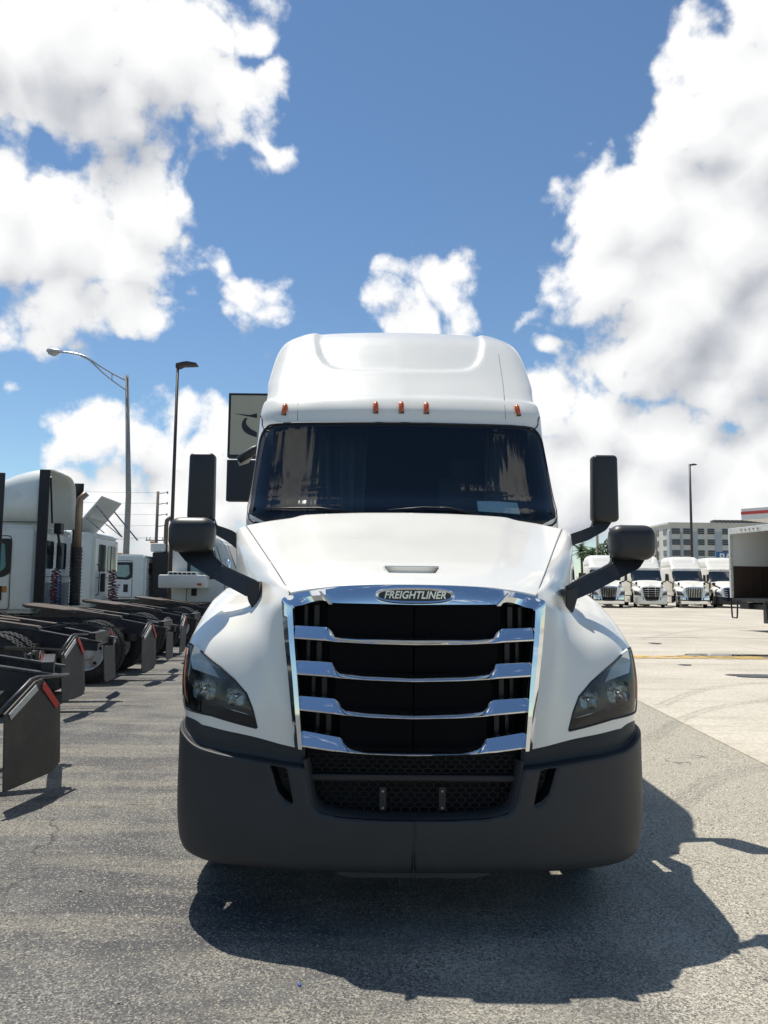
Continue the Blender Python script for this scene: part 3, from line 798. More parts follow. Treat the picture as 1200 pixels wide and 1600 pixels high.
    inner += [Vector((x, .12, ZC(py, .12))) for x, py in ((.41, 948), (.2, 949), (0, 950))]
    ridge = []
    for i, (a, b) in enumerate(zip(outer, inner)):
        m_ = a*.12+b*.88; m_.y = min(a.y, b.y)-.028
        if i >= 6: m_ = a*.16+b*.84; m_.y = min(a.y, b.y)-.03
        ridge.append(m_)
    def both(line): return [Vector((-p.x, p.y, p.z)) for p in line] + [p for p in reversed(line)][1:]
    O, R_, I = both(outer), both(ridge), both(inner)
    m1 = [(a*.5+b*.5)+Vector((0, -.012, 0)) for a, b in zip(O, R_)]; m2 = [(a*.45+b*.55)+Vector((0, -.010, 0)) for a, b in zip(R_, I)]
    back = [p+Vector((0, .10, 0)) for p in I]; ob = [p+Vector((0, .05, 0)) for p in O]
    lines = [ob, O, m1, R_, m2, I, back]
    dl = [pchip(np.array([tuple(p) for p in l]), 6) for l in lines]
    bm = bmesh.new(); loft(bm, dl); obj('grille_surround', bm, CHROME, root, angle=32)
    for s in (1, -1):                     # facet creases in the crown bar
        bm = bmesh.new()
        a = LR((501, 921), (797, 927), .075); b = LR((512, 945), (785, 948), .085)
        prism(bm, [(a.x-.006, a.z-.004), (a.x+.004, a.z-.004), (b.x-.012, b.z+.004), (b.x-.030, b.z+.004)], lambda u, v_, w: Vector((u*s, w, v_)), .045, .10)
        bmesh.ops.recalc_face_normals(bm, faces=bm.faces)
        obj('crown_crease', bm, CHROME, root)
    # ---------- slats
    def slat(top, bot, dmid=.03):
        T = [LR((a[0]-(3 if i == 0 else 0), a[1]), (1295-a[0]+(3 if i == 0 else 0), a[1]+4), .06) for i, a in enumerate(top)]; B = [LR((a[0]-(3 if i == 0 else 0), a[1]+1), (1295-a[0]+(3 if i == 0 else 0), a[1]+5), .06) for i, a in enumerate(bot)]
        def dep(x): return .03+.05*(abs(x)/.6)**2
        fr, ba, mid = [], [], []
        Tn = both(T); Bn = both(B)
        n_ = 60
        def res(line):
            X = np.array([p.x for p in line]); Z = np.array([p.z for p in line]); xs_ = np.linspace(X[0], X[-1], n_+1); return xs_, np.interp(xs_, X, Z)
        xs_, zt = res(Tn); _, zb = res(Bn)
        l0 = [Vector((x, dep(x)+.07, z+.004)) for x, z in zip(xs_, zt)]
        l1 = [Vector((x, dep(x)+.030, z)) for x, z in zip(xs_, zt)]
        l15 = [Vector((x, dep(x)+.008, z*.62+zz*.38)) for x, z, zz in zip(xs_, zt, zb)]
        l2 = [Vector((x, dep(x)-.010, z*.16+zz*.84)) for x, z, zz in zip(xs_, zt, zb)]
        l3 = [Vector((x, dep(x)-.009, z*.06+zz*.94)) for x, z, zz in zip(xs_, zt, zb)]
        l4 = [Vector((x, dep(x)+.004, z)) for x, z in zip(xs_, zb)]
        l5 = [Vector((x, dep(x)+.07, z-.004)) for x, z in zip(xs_, zb)]
        bm = bmesh.new(); loft(bm, [l0, l1, l15, l2, l3, l4, l5]); obj('grille_slat', bm, CHROME, root, angle=28)
    slat([(463, 978), (512, 980), (523, 992), (560, 994), (646, 995)], [(463, 998), (520, 1001), (580, 1003.5), (646, 1004.5)])
    slat([(466, 1033), (518, 1035), (529, 1048), (570, 1051), (646, 1053)], [(466, 1054), (520, 1057), (580, 1060), (646, 1061.5)])
    slat([(471, 1089), (525, 1092), (538, 1106), (575, 1109), (646, 1111)], [(472, 1110), (520, 1114), (580, 1117.5), (646, 1119)])
    slat([(477, 1144), (535, 1153), (545, 1165), (575, 1168), (646, 1169)], [(478, 1167), (520, 1172), (580, 1174.5), (646, 1176)])
    # dark grille back: framed mesh panels and radiator
    bm = bmesh.new(); z0, z1 = ZC(1176, .1), ZC(940, .1)
    bx(bm, (0, .36, (z0+z1)/2), (1.30, .02, z1-z0+.1)); obj('radiator', bm, DARK, root)
    INS = mat('grille_insert', (.003, .003, .0035), .7, spec=.1)
    for zt_, zb_, hw in ((946, 997, .445), (1004, 1053, .43), (1061, 1111, .40), (1119, 1169, .375)):
        a, b = ZC(zt_, .10), ZC(zb_, .10)
        for s in (1, -1):
            bm = bmesh.new(); w_ = hw-.004
            bx(bm, (s*(w_/2+.002), .125, (a+b)/2), (w_, .02, a-b), bev=.006)
            obj('grille_insert', bm, INS, root)
            bm = bmesh.new(); bx(bm, (s*(hw+.055), .20, (a+b)/2), (.03, .05, (a-b)*.98), bev=.005); bx(bm, (s*(hw+.115), .24, (a+b)/2), (.018, .04, (a-b)*.98))
            obj('grille_strut', bm, mat('strut_plastic', (.009, .009, .010), .4), root)
    for s in (1, -1):
        bm = bmesh.new(); loft(bm, [[Vector((s*(p.x+.004), p.y, p.z)) for p in inner[:5]], [Vector((s*(p.x+.004), .36, p.z)) for p in inner[:5]]]); obj('grille_side', bm, BLACK, root)
    # badge
    bc = L(648, 930.5, .045); bd = empty('badge', bc, 0); bd.parent = root
    def ell(a, b, n=40, p=2.6): return [(a*math.copysign(abs(math.cos(t))**(2/p), math.cos(t)), b*math.copysign(abs(math.sin(t))**(2/p), math.sin(t))) for t in [2*math.pi*k/n for k in range(n)]]
    bm = bmesh.new(); e1, e2, e3 = ell(.202, .042), ell(.196, .037), ell(.183, .028)
    loft(bm, [[(u, .03, w) for u, w in e1], [(u, -.003, w) for u, w in e1], [(u, -.010, w) for u, w in e2], [(u, -.006, w) for u, w in e3], [(u, .0, w) for u, w in e3]], closed=True)
    obj('badge_rim', bm, CHROME, bd, angle=40)
    bm = bmesh.new(); bm.faces.new([bm.verts.new((u, -.002, w)) for u, w in e3]); obj('badge_field', bm, mat('badge_black', (.02, .025, .04), .3), bd)
    text_obj('badge_lettering', 'FREIGHTLINER', .052, mat('badge_silver', (.70, .72, .75), .18, metal=1), bd, Matrix.Translation((0, -.004, .001)) @ Matrix.Rotation(math.pi/2, 4, 'X'), .003, shear=.28, offset=.0012, spacing=1.02, sx=.90)
    # ---------- bumper
    plan = [(0, 0), (.30, .004), (.58, .022), (.82, .060), (1.00, .115), (1.12, .19), (1.21, .30), (1.255, .44), (1.27, .62), (1.27, .86)]
    def ztop(x): return .795 + max(0, x-.55)*.115 + max(0, x-1.1)*.35
    rws = [(-1, .28, .16, .952), (-1, .296, .05, .968), (-1, .325, .012, .980), (-1, .40, .0, .992), (-1, .56, -.006, 1), (0, -.06, .0, 1), (0, -.012, .002, 1), (0, .0, .012, .998), (0, .002, .050, .992), (0, .004, .085, .985), (0, .055, .092, .984), (0, .10, .10, .982)]
    Kb = []
    for mode, z, dd_, wf in rws:
        row = []
        for x, y in plan:
            zz = z if mode < 0 else ztop(x)+z
            nx = max(0, (x-.9)/.37)
            if mode < 0: zz += .018*nx**1.5*max(0, (.45-z)/.17)
            row.append((x*wf, y+dd_*(1-.6*nx), zz))
        Kb.append(row)
    Gb = dense(Kb, 9, 12, 'c', 1)
    op = [(472, 1120), (473, 1190), (478, 1222), (487, 1258), (500, 1270), (530, 1277), (590, 1281), (645, 1282), (700, 1282), (760, 1279), (792, 1272), (806, 1260), (813, 1228), (819, 1190), (822, 1120)]
    opp = [tuple(L(a, b, .012).xz) for a, b in op]
    half = [p for p in opp if p[0] <= 0.01]
    xs_s = []
    for (a, b) in zip(op[:8], op[::-1][:8]):
        p = LR(a, b, .012); xs_s.append((p.x, p.z))
    xs_s[-1] = (0, xs_s[-1][1])
    opp = [(-x, z) for x, z in xs_s] + [(x, z) for x, z in xs_s[::-1][1:]]
    opp = [(x*(1), z) for x, z in opp]
    slot_l = [(418, 1195), (446, 1200), (451, 1222), (457, 1256), (443, 1250), (432, 1236)]
    slot_r = [(868, 1199), (843, 1204), (838, 1228), (831, 1261), (846, 1254), (857, 1240)]
    sl = []
    for a, b in zip(slot_l, slot_r):
        p = LR(a, b, .03); sl.append((p.x, p.z))
    sl = roundpoly(sl, .012, 3)
    A = mirror_grid(Gb); v, f = gverts(A)
    v, f, _ = split(v, f, opp, cond=lambda c: c[:, 1] < .2)
    for s in (1, -1):
        v, f, fi = split(v, f, [(x*s, z) for x, z in sl], cond=lambda c: c[:, 1] < .12)
    cx = np.array(v)[np.array(f)].mean(1)[:, 0]
    for s in (1, -1):
        ff = [x for x, c in zip(f, cx) if c*s > 0]
        vv = np.array(v); vv, ff = compact(vv, ff)
        bo = pobj('bumper', vv, ff, PLASTIC, root, smooth=True); solid(bo, .008, 1 if False else -1)
        # tow opening lining
        bm = bmesh.new(); q = [(x*s, z) for x, z in sl]
        loft(bm, [[Vector((x, .035+.06*max(0, abs(x)-.55), z)) for x, z in q+[q[0]]], [Vector((x*.99, .16, z)) for x, z in q+[q[0]]]])
        bm.faces.new([bm.verts.new((x*.99, .16, z)) for x, z in q])
        o = obj('tow_opening', bm, BLACK, bo)
        cz = sum(z for _, z in q)/len(q); cxx = sum(x for x, _ in q)/len(q)
        bm = bmesh.new(); tube(bm, [Vector((cxx, .10, cz+.03))+Vector((.02*math.cos(t), 0, .02*math.sin(t))) for t in np.linspace(0, 2*math.pi, 14)], .006, 6); obj('tow_eye', bm, FRAME, bo, smooth=True)
    bm = bmesh.new(); bx(bm, (0, .0045, .385), (.004, .012, .23)); obj('bumper_seam', bm, BLACK, root)
    # opening lining (rounded inner bevel)
    bm = bmesh.new(); q = [p for p in opp[1:-1]]
    zc_ = .62
    ln = [[Vector((x, .012+.03*abs(x), z)) for x, z in q], [Vector((x*.985, .03, z+(.006 if z < .6 else 0))) for x, z in q], [Vector((x*.955, .085, z+(.014 if z < .7 else 0))) for x, z in q], [Vector((x*.95, .16, z+(.016 if z < .7 else 0))) for x, z in q]]
    loft(bm, [smoothpoly([tuple(p) for p in l], 4, False) for l in ln]); obj('intake_lining', bm, PLASTIC, root, smooth=True)
    bm = bmesh.new(); bx(bm, (0, .20, .68), (1.16, .02, .42)); obj('intake_back', bm, DARK, root)
    # lower mesh grille: two bands of hexagon-like openings
    MESH = mat('mesh_plastic', (.007, .007, .008), .5, spec=.22)
    for (zt_, zb_, hw) in ((1180, 1207, .525), (1222, 1276, .52)):
        a, b = ZC(zt_, .10), ZC(zb_, .10); rowsn = 4 if a-b < .1 else 7; ph = (a-b)/rowsn
        bm = bmesh.new(); cw = .046
        for r in range(rowsn+1):
            z = b+r*ph; pts = []
            nseg = int(2*hw/(cw/2))
            for k in range(nseg+1):
                x = -hw+k*cw/2; zig = ph*.16*(1 if (k+r*1) % 2 else -1)
                pts.append((x, .10+.02*(x/hw)**2, z+zig))
            tube(bm, pts, .0035, 4, flat=(1, 2.2))
            if r < rowsn:
                for k in range(0 if r % 2 else 1, nseg+1, 2):
                    x = -hw+k*cw/2; bx(bm, (x, .10+.02*(x/hw)**2, z+ph/2), (.007, .014, ph*.8))
        obj('mesh_grille', bm, MESH, root)['kind'] = 'stuff'
    bm = bmesh.new(); bx(bm, (0, .105, ZC(1214.5, .1)), (1.05, .05, .034), bev=.008); obj('mesh_crossbar', bm, BLACK, root)
    for px in (598, 691):
        p = L(px, 1248, .085); bm = bmesh.new(); bx(bm, (p.x, .088, p.z), (.035, .012, .115), bev=.003); o = obj('plate_bracket', bm, BLACK, root)
        for dz in (-.042, .038):
            bm = bmesh.new(); lathe(bm, [(-.004, .0003), (-.004, .006), (.004, .0075)], 10, axis='Y', c=(p.x, .08, p.z+dz)); obj('bolt', bm, EDGE, o)
    for px, py in ((608, 1292), (674, 1292), (673, 1329), (677, 1329), (673, 1333), (677, 1333)):
        p = L(px, py, 0); r_ = .007 if py < 1300 else .002
        bm = bmesh.new(); lathe(bm, [(-.004, .0003), (-.003, r_), (.004, r_*1.3)], 12, axis='Y', c=(p.x, .0, p.z)); obj('bumper_plug', bm, mat('plug_grey', (.10, .10, .10), .5), root)
    # lower valance
    bm = bmesh.new()
    prof = [(-.40, .300), (-.36, .280), (-.30, .27), (.30, .27), (.36, .280), (.40, .300), (.40, .35), (-.40, .35)]
    prism(bm, prof, lambda u, v_, w: Vector((u, w+.05*abs(u), v_)), .045, .12); bmesh.ops.recalc_face_normals(bm, faces=bm.faces); obj('valance', bm, PLASTIC, root)
    # ---------- cab, windshield and roof in horizontal slices
    S = []   # z, dfront, half width, sag at corner
    def sl_(z, df, hw, sag): S.append((z, df, hw, sag))
    YB = 6.7
    sl_(.95, 1.85, 1.215, .26); sl_(1.5, 1.85, 1.215, .26); sl_(2.0, 1.78, 1.22, .26)
    sl_(ZC(808, 1.74), 1.74, 1.228, .26)
    sl_(ZC(770, 1.93), 1.93, 1.230, .25); sl_(ZC(715, 2.17), 2.17, 1.230, .23); sl_(ZC(664, 2.38), 2.38, 1.228, .20)
    sl_(ZC(655, 2.40), 2.40, 1.228, .20); sl_(ZC(640, 2.42), 2.42, 1.225, .20); sl_(ZC(622, 2.50), 2.50, 1.215, .20)
    sl_(ZC(617, 2.56), 2.56, 1.200, .20); sl_(ZC(610, 2.62), 2.62, 1.200, .20)
    sl_(ZC(590, 2.79), 2.79, 1.222, .20); sl_(ZC(565, 2.98), 2.98, 1.212, .20); sl_(ZC(545, 3.14), 3.14, 1.195, .20)
    sl_(ZC(530, 3.28), 3.28, 1.155, .20); sl_(ZC(521, 3.44), 3.44, 1.08, .20); sl_(ZC(517.5, 3.62), 3.62, .95, .18)
    sl_(ZC(517.5, 3.62)+.022, 3.95, .75, .15); sl_(ZC(517.5, 3.62)+.03, 4.5, .4, .1)
    Kc = []
    for z, df, hw, sag in S:
        yb = YB if hw > 1.1 else YB-(1.2-hw)*.6
        row = []
        for fx, k in ((0, 0), (.28, .05), (.55, .19), (.76, .42), (.90, .72), (.975, 1.15), (1.0, 2.0)):
            row.append((hw*fx, df+sag*k, z))
        row += [(hw*1.004, df+sag*2+.5, z), (hw*1.004, (df+sag*2+.5)*.5+yb*.5, z), (hw*1.0, yb-.1, z), (hw*.9, yb, z), (0, yb, z)]
        Kc.append(row)
    Gc = dense(Kc, 9, 9, 'p', 2)
    # recessed panel in the roof cap
    rp = [LR((488, 500), (757, 500), 3.4), LR((488, 530), (757, 535), 3.3), LR((492, 556), (752, 556), 3.1), LR((502, 572), (742, 570), 2.98), LR((520, 580), (725, 578), 2.92), LR((560, 582), (690, 581), 2.9)]
    rp = [(p.x, p.z) for p in rp] + [(0, ZC(582.5, 2.9))]
    rpoly = [(-x, z) for x, z in rp] + [(x, z) for x, z in rp[::-1][1:]]
    rpoly = [(-rp[0][0], 4.6)] + rpoly + [(rp[0][0], 4.6)]
    P = Gc.reshape(-1, 3); ok = (P[:, 1] < 4.0) & (P[:, 2] > 3.2)
    ins = inpoly(P[:, [0, 2]], rpoly) & ok; d, _ = nearpoly(P[:, [0, 2]], rpoly)
    for i in np.where(ins)[0]:
        t = min(1, d[i]/.05); t = t*t*(3-2*t); P[i, 1] += .030*t; P[i, 2] -= .012*t
    A = mirror_grid(Gc); v, f = gverts(A)
    bv0 = BVHTree.FromPolygons([tuple(p) for p in v], [tuple(x) for x in f])
    def wsp(pl, pr, d_):
        o = TI @ EYE; q = []
        for a_ in (pl, pr):
            h = bv0.ray_cast(o, (TI.to_3x3() @ ray(*a_)).normalized()); q.append(h[0] if h[0] is not None and h[0].y < 3.2 else L(*a_, d_+.2))
        return ((abs(q[0].x)+abs(q[1].x))/2, (q[0].z+q[1].z)/2)
    wc = [wsp((388, 803), (869, 808), 2.05), wsp((394, 760), (860, 764), 2.20), wsp((403, 710), (851, 712), 2.40), wsp((409, 684), (846, 686), 2.50), wsp((418, 670), (838, 672), 2.55), wsp((434, 664), (822, 666), 2.53), wsp((520, 662), (740, 663), 2.42)]
    wpoly = [(-x, z) for x, z in wc] + [(0, ZC(661, 2.38))] + [(x, z) for x, z in wc[::-1]]
    zb = ZC(806, 1.73)
    wpoly = wpoly + [(1.0, zb-.06), (0, zb-.075), (-1.0, zb-.06)]
    v, fo, fi = split(v, f, wpoly, cond=lambda c: c[:, 1] < 2.75)
    # side windows
    vo, fo2 = compact(v, fo)
    cab = pobj('cab_body', vo, fo2, WHITE, root, angle=50)
    inner_poly = [(x*.966, zb-.02 if z < zb+.02 else z-.028) for x, z in wpoly]
    vi = np.array(v)
    v2, ftr, fgl = split(v, fi, inner_poly)
    a, b = compact(v2, ftr); tr = pobj('windshield_seal', a, b, BLACK, root, smooth=True)
    a, b = compact(v2, fgl); pobj('windshield', a, b, WSGLASS, root, smooth=True)
    wl = smoothpoly(wpoly, 3)
    bvhw = BVHTree.FromPolygons([tuple(p) for p in v], [tuple(x) for x in fi+fo])
    pl = []
    for x, z in wl:
        h = bvhw.ray_cast(Vector((x, .5, z)), Vector((0, 1, 0)))
        if h[0] is not None and h[0].y < 3: pl.append(h[0]+Vector((0, -.004, 0)))
    bm = bmesh.new(); tube(bm, pl+[pl[0]], .009, 6, cap=False); obj('windshield_gasket', bm, BLACK, tr, smooth=True)
    def onshell(px, py, off=0):
        o = TI @ EYE; r = (TI.to_3x3() @ ray(px, py)).normalized(); h = bvhw.ray_cast(o, r)
        return (h[0]-r*off, h[1]) if h[0] is not None else (L(px, py, 2.5), Vector((0, -1, 0)))
    # thin panel lines in the roof and the shoulder seams
    for pts in ([(470, 527), (468, 560), (466, 600), (465, 657)], [(779, 553), (783, 580), (787, 610), (790, 655)],
                [(406, 650), (408, 650.5), (410, 656), (410, 664), (415, 671), (420, 674)], [(843, 652), (842, 652.5), (840.5, 657), (840, 664), (836, 670), (832, 673)]):
        q = smoothpoly(pts, 6, False); bm = bmesh.new(); tube(bm, [onshell(a, b, .0)[0] for a, b in q], .0022 if len(pts) == 4 else .006, 5)
        obj('roof_seam', bm, GAP if len(pts) == 4 else BLACK, root, smooth=True)
    # marker lamps
    for px, py, tl in ((445, 640, .10), (587, 637, 0), (627, 637, 0), (666, 638, 0), (808, 641.5, -.12)):
        p, n = onshell(px, py); h = .056
        bm = bmesh.new(); prof = [(-h, .002), (-h*.85, .014), (-h*.4, .021), (h*.35, .023), (h*.8, .018), (h, .003)]
        rings = []
        for a, r in prof:
            rings.append([Vector((math.cos(t)*r, -.006-math.sin(t)*r*1.15, a)) for t in np.linspace(0, math.pi, 11)])
        loft(bm, rings)
        o = obj('marker_lamp', bm, AMBER, root, smooth=True)
        o.location = p+n*.004; o.rotation_euler = (-math.atan2(.08, .14), tl, 0)
        bm = bmesh.new(); bx(bm, (0, .010, 0), (.046, .006, .116), bev=.002); obj('lamp_gasket', bm, GAP, o)
        bm = bmesh.new(); lathe(bm, [(-.0275, .0003), (-.0265, .004), (-.02, .0045)], 8, axis='Y', c=(0, 0, -.03)); obj('lamp_screw', bm, RWHITE, o)
    # interior
    bm = bmesh.new()
    loft(bm, [[(-1.12, 2.3, 2.02), (-1.1, 2.15, 2.1), (0, 1.9, 2.13), (1.1, 2.15, 2.1), (1.12, 2.3, 2.02)],
              [(-1.12, 2.6, 2.16), (-1.1, 2.5, 2.19), (0, 2.35, 2.21), (1.1, 2.5, 2.19), (1.12, 2.6, 2.16)],
              [(-1.12, 2.9, 1.9), (-1.1, 2.9, 1.9), (0, 2.9, 1.9), (1.1, 2.9, 1.9), (1.12, 2.9, 1.9)]])
    obj('dashboard', bm, mat('dashboard_grey', (.07, .085, .085), .6), root)
    bm = bmesh.new()
    vs = bx(bm, (0, 3.62, 2.2), (2.2, 1.8, 2.0))
    for f_ in [f_ for f_ in bm.faces if f_.normal.y < -.9 or f_.calc_center_median().y < 2.8]: bm.faces.remove(f_)
    obj('cab_interior', bm, mat('cab_lining', (.018, .022, .028), .85), root)
    CUR = mat('curtain_cloth', (.09, .105, .115), .9, var=.15, vscale=5)
    for (x0, x1) in ((-1.02, -.28), (.78, 1.06)):
        bm = bmesh.new(); n_ = 70; lo, hi = [], []
        for k in range(n_+1):
            t = k/n_; x = x0+(x1-x0)*t; y = 2.95+.045*math.sin(t*(x1-x0)*48)+.02*math.sin(t*23); lo.append((x+.05*math.sin(x*7), y, 2.05)); hi.append((x, y*.9+.3, 3.25))
        mid = [((a[0]+b[0])/2+.015*math.sin(i*.9), (a[1]+b[1])/2, 2.7) for i, (a, b) in enumerate(zip(lo, hi))]
        loft(bm, [lo, mid, hi]); obj('curtain', bm, CUR, root, smooth=True)
    for x in (-.62, .62):
        bm = bmesh.new(); bx(bm, (x, 3.25, 2.3), (.52, .16, .8), Matrix.Rotation(-.12, 3, 'X'), .06, 3); bx(bm, (x, 3.30, 2.78), (.3, .12, .2), bev=.05); obj('seat', bm, mat('seat_cloth', (.03, .035, .04), .9), root, smooth=True)
    bm = bmesh.new()
    R0 = .23; c0 = Vector((.60, 2.62, 2.22)); tube(bm, [c0+Vector((R0*math.cos(t), .10*math.sin(t)*1.0, R0*.9*math.sin(t))) for t in np.linspace(0, 2*math.pi, 28)], .014, 8)
    obj('steering_wheel', bm, BLACK, root, smooth=True)
    # papers behind the glass
    p, n = onshell(778, 793); 
    bm = bmesh.new(); q = [L(a_, b_, onshell(a_, b_)[0].y+.012) for a_, b_ in ((745, 783), (775, 783.5), (808, 786), (813, 804), (778, 801), (747, 799))]
    bm.faces.new([bm.verts.new(k) for k in q]); q2 = [L(770, 785, p.y+.119), L(772, 802, p.y+.06)]
    o = obj('paper_sheet', bm, mat('paper', (.84, .88, .83), .7), root); solid(o, .002)
    # wipers
    for pts in ([(413, 795), (455, 794), (500, 794), (545, 799)], [(606, 797), (660, 793), (700, 794), (742, 801)]):
        q = [onshell(a, b, .03)[0] for a, b in pts]; bm = bmesh.new(); tube(bm, q, [.005, .008, .009, .006], 6)
        q2 = [onshell(a+(30 if a < 600 else 40), b+4, .03)[0] for a, b in pts[1:]]
        tube(bm, [q[1], q[2], onshell(pts[3][0]+10, 806, .02)[0]], [.006, .010, .012], 6)
        obj('wiper', bm, BLACK, root, smooth=True)
    bm = bmesh.new(); cw = [(x, 1.66+.24*(x/1.12)**2, ZC(806, 1.66)-.10*(abs(x)/1.12)**2-.005) for x in np.linspace(-1.12, 1.12, 25)]
    loft(bm, [cw, [(x, y+.12, z+.004) for x, y, z in cw]]); obj('cowl', bm, BLACK, root)
    # ---------- mirrors
    def mirror(side, c, sx, sy, sz, bev, taper, arm, nm):
        bm = bmesh.new(); bx(bm, (0, 0, 0), (sx, sy, sz), bev=bev, seg=5)
        for v_ in bm.verts:
            t = v_.co.z/sz+.5; k = 1+taper*(.5-t); v_.co.x *= k
            if v_.co.y > 0: v_.co.y *= .55
        bm.normal_update()
        o = obj(nm, bm, MPLASTIC, root, angle=60); o.location = c
        bm = bmesh.new(); bx(bm, (0, sy*.29, 0), (sx*.86, .006, sz*.86), bev=.002); obj('mirror_glass', bm, CHROME, o)
        return o
    for s, (px, py) in ((-1, (316.5, 761)), (1, (943, 764))):
        c = L(px, py, 2.25); o = mirror(s, c, .205, .15, .535, .035, .06, None, 'side_mirror')
        rb = random
    for s, (px, py) in ((-1, (301, 836)), (1, (986, 848))):
        c = L(px, py, .66); o = mirror(s, c, .268, .17, .205, .066, .0, None, 'hood_mirror')
    def arm(profile_px, d0, d1, nm, w):
        """flat arm: pixel quad strip with depth from d0 to d1"""
        bm = bmesh.new(); n_ = len(profile_px); F_, B_ = [], []
        for i, (a, b) in enumerate(profile_px):
            d_ = d0+(d1-d0)*i/(n_-1); F_.append((L(*a, d_), L(*b, d_)))
        rings = [[p, p+Vector((0, w, 0)), q+Vector((0, w, 0)), q] for p, q in F_]
        loft(bm, rings, closed=True)
        bm.verts.ensure_lookup_table(); vv = list(bm.verts); bm.faces.new(vv[:4]); bm.faces.new(vv[-4:])
        bmesh.ops.recalc_face_normals(bm, faces=bm.faces)
        bmesh.ops.bevel(bm, geom=[e for e in bm.edges], offset=.008, segments=2, affect='EDGES')
        return obj(nm, bm, MPLASTIC, root, angle=40)
    arm([((330, 856), (272, 856)), ((334, 868), (290, 878)), ((348, 883), (332, 904)), ((376, 896), (362, 920)), ((402, 908), (386, 933))], .70, .44, 'hood_mirror_arm', .06)
    arm([((958, 866), (1014, 866)), ((956, 879), (1000, 888)), ((940, 888), (962, 907)), ((913, 900), (930, 924)), ((884, 917), (900, 937))], .70, .44, 'hood_mirror_arm', .06)
    arm([((333, 806), (309, 808)), ((337, 820), (330, 832)), ((350, 824), (346, 841)), ((363, 829), (359, 849)), ((376, 840), (374, 862))], 2.25, 2.15, 'side_mirror_arm', .07)
    arm([((930, 806), (960, 810)), ((926, 822), (948, 828)), ((908, 829), (920, 844)), ((893, 834), (898, 851)), ((879, 841), (878, 864))], 2.25, 2.15, 'side_mirror_arm', .07)
    for s, q in ((-1, [(383, 912), (405, 908), (404, 940), (403, 963), (397, 958), (387, 938)]), (1, [(884, 921), (906, 918), (904, 930), (897, 955), (889, 967), (884, 968)])):
        pts = [L(a, b, .44) for a, b in q]; bm = bmesh.new(); A_ = [bm.verts.new(p) for p in pts]; B_ = [bm.verts.new(p+Vector((0, .14, 0))) for p in pts]
        bm.faces.new(A_); bm.faces.new(B_[::-1])
        for k in range(len(pts)): bm.faces.new((A_[k], B_[k], B_[(k+1) % len(pts)], A_[(k+1) % len(pts)]))
        bmesh.ops.recalc_face_normals(bm, faces=bm.faces); bmesh.ops.bevel(bm, geom=bm.edges[:], offset=.006, segments=2, affect='EDGES'); obj('mirror_foot', bm, MPLASTIC, root, angle=40)
    # black door edge / window line behind the hood on both sides
    for s in (1, -1):
        bm = bmesh.new(); prism(bm, [(2.40, 1.9), (2.42, 2.2), (2.95, 2.78), (3.55, 2.78), (3.6, 2.12), (3.3, 1.98)], lambda u, v_, w: Vector((w, u, v_)), s*1.180, s*1.212); bmesh.ops.recalc_face_normals(bm, faces=bm.faces); obj('door_window', bm, DGLASS, root)
        bm = bmesh.new(); prism(bm, [(1.98, 1.35), (2.0, 2.05), (2.3, 2.1), (2.34, 1.35)], lambda u, v_, w: Vector((w, u, v_)), s*1.17, s*1.218); bmesh.ops.recalc_face_normals(bm, faces=bm.faces); obj('cowl_side', bm, BLACK, root)
        bm = bmesh.new(); bx(bm, (s*1.19, 4.2, .62), (.06, 3.0, .5), bev=.03); obj('side_skirt', bm, WHITE, root)
        bm = bmesh.new(); bx(bm, (s*1.205, 3.75, 1.55), (.02, .16, .07), bev=.01); obj('door_handle', bm, BLACK, root)
    # chassis, wheels
    bm = bmesh.new()
    for s in (1, -1): bx(bm, (s*.43, 4.6, .86), (.08, 8.4, .27))
    for y in (.9, 2.2, 4.0, 6.0, 7.2, 8.6): bx(bm, (0, y, .86), (.86, .12, .2))
    bx(bm, (0, 1.3, .85), (1.1, 1.6, .9), bev=.1); bx(bm, (0, 2.6, .72), (2.3, 1.5, .3), bev=.05); bx(bm, (0, .75, .62), (1.5, .6, .06)); bx(bm, (0, 3.9, 1.0), (2.3, 5.2, .1)); bx(bm, (0, 1.28, .52), (1.9, .14, .14), bev=.03)  # under-cab boxes added to keep sun patches out of the truck's shadow
    obj('chassis', bm, FRAME, root)
    bm = bmesh.new()
    for s in (1, -1):
        arc = [(1.28+.60*math.cos(t), .60+.60*math.sin(t)) for t in np.linspace(-.1, math.pi+.1, 20)]
        loft(bm, [[(s*.70, y, z) for y, z in arc], [(s*1.24, y, z) for y, z in arc]])
    obj('wheel_liner', bm, BLACK, root)
    for s in (1, -1):
        wheel(root, s*1.065, 1.20, flip=s < 0, steer=-.17)
        for y in (7.3, 8.6):
            for xx in (1.07, .74): wheel(root, s*xx, y, flip=s < 0)
        bm = bmesh.new(); lathe(bm, [(-.6, .0005), (-.6, .3), (.6, .3), (.6, .0005)], 28, axis='Y', c=(s*.86, 4.6, .62)); obj('fuel_tank', bm, EDGE, root, smooth=False)
    return root
HERO = hero()

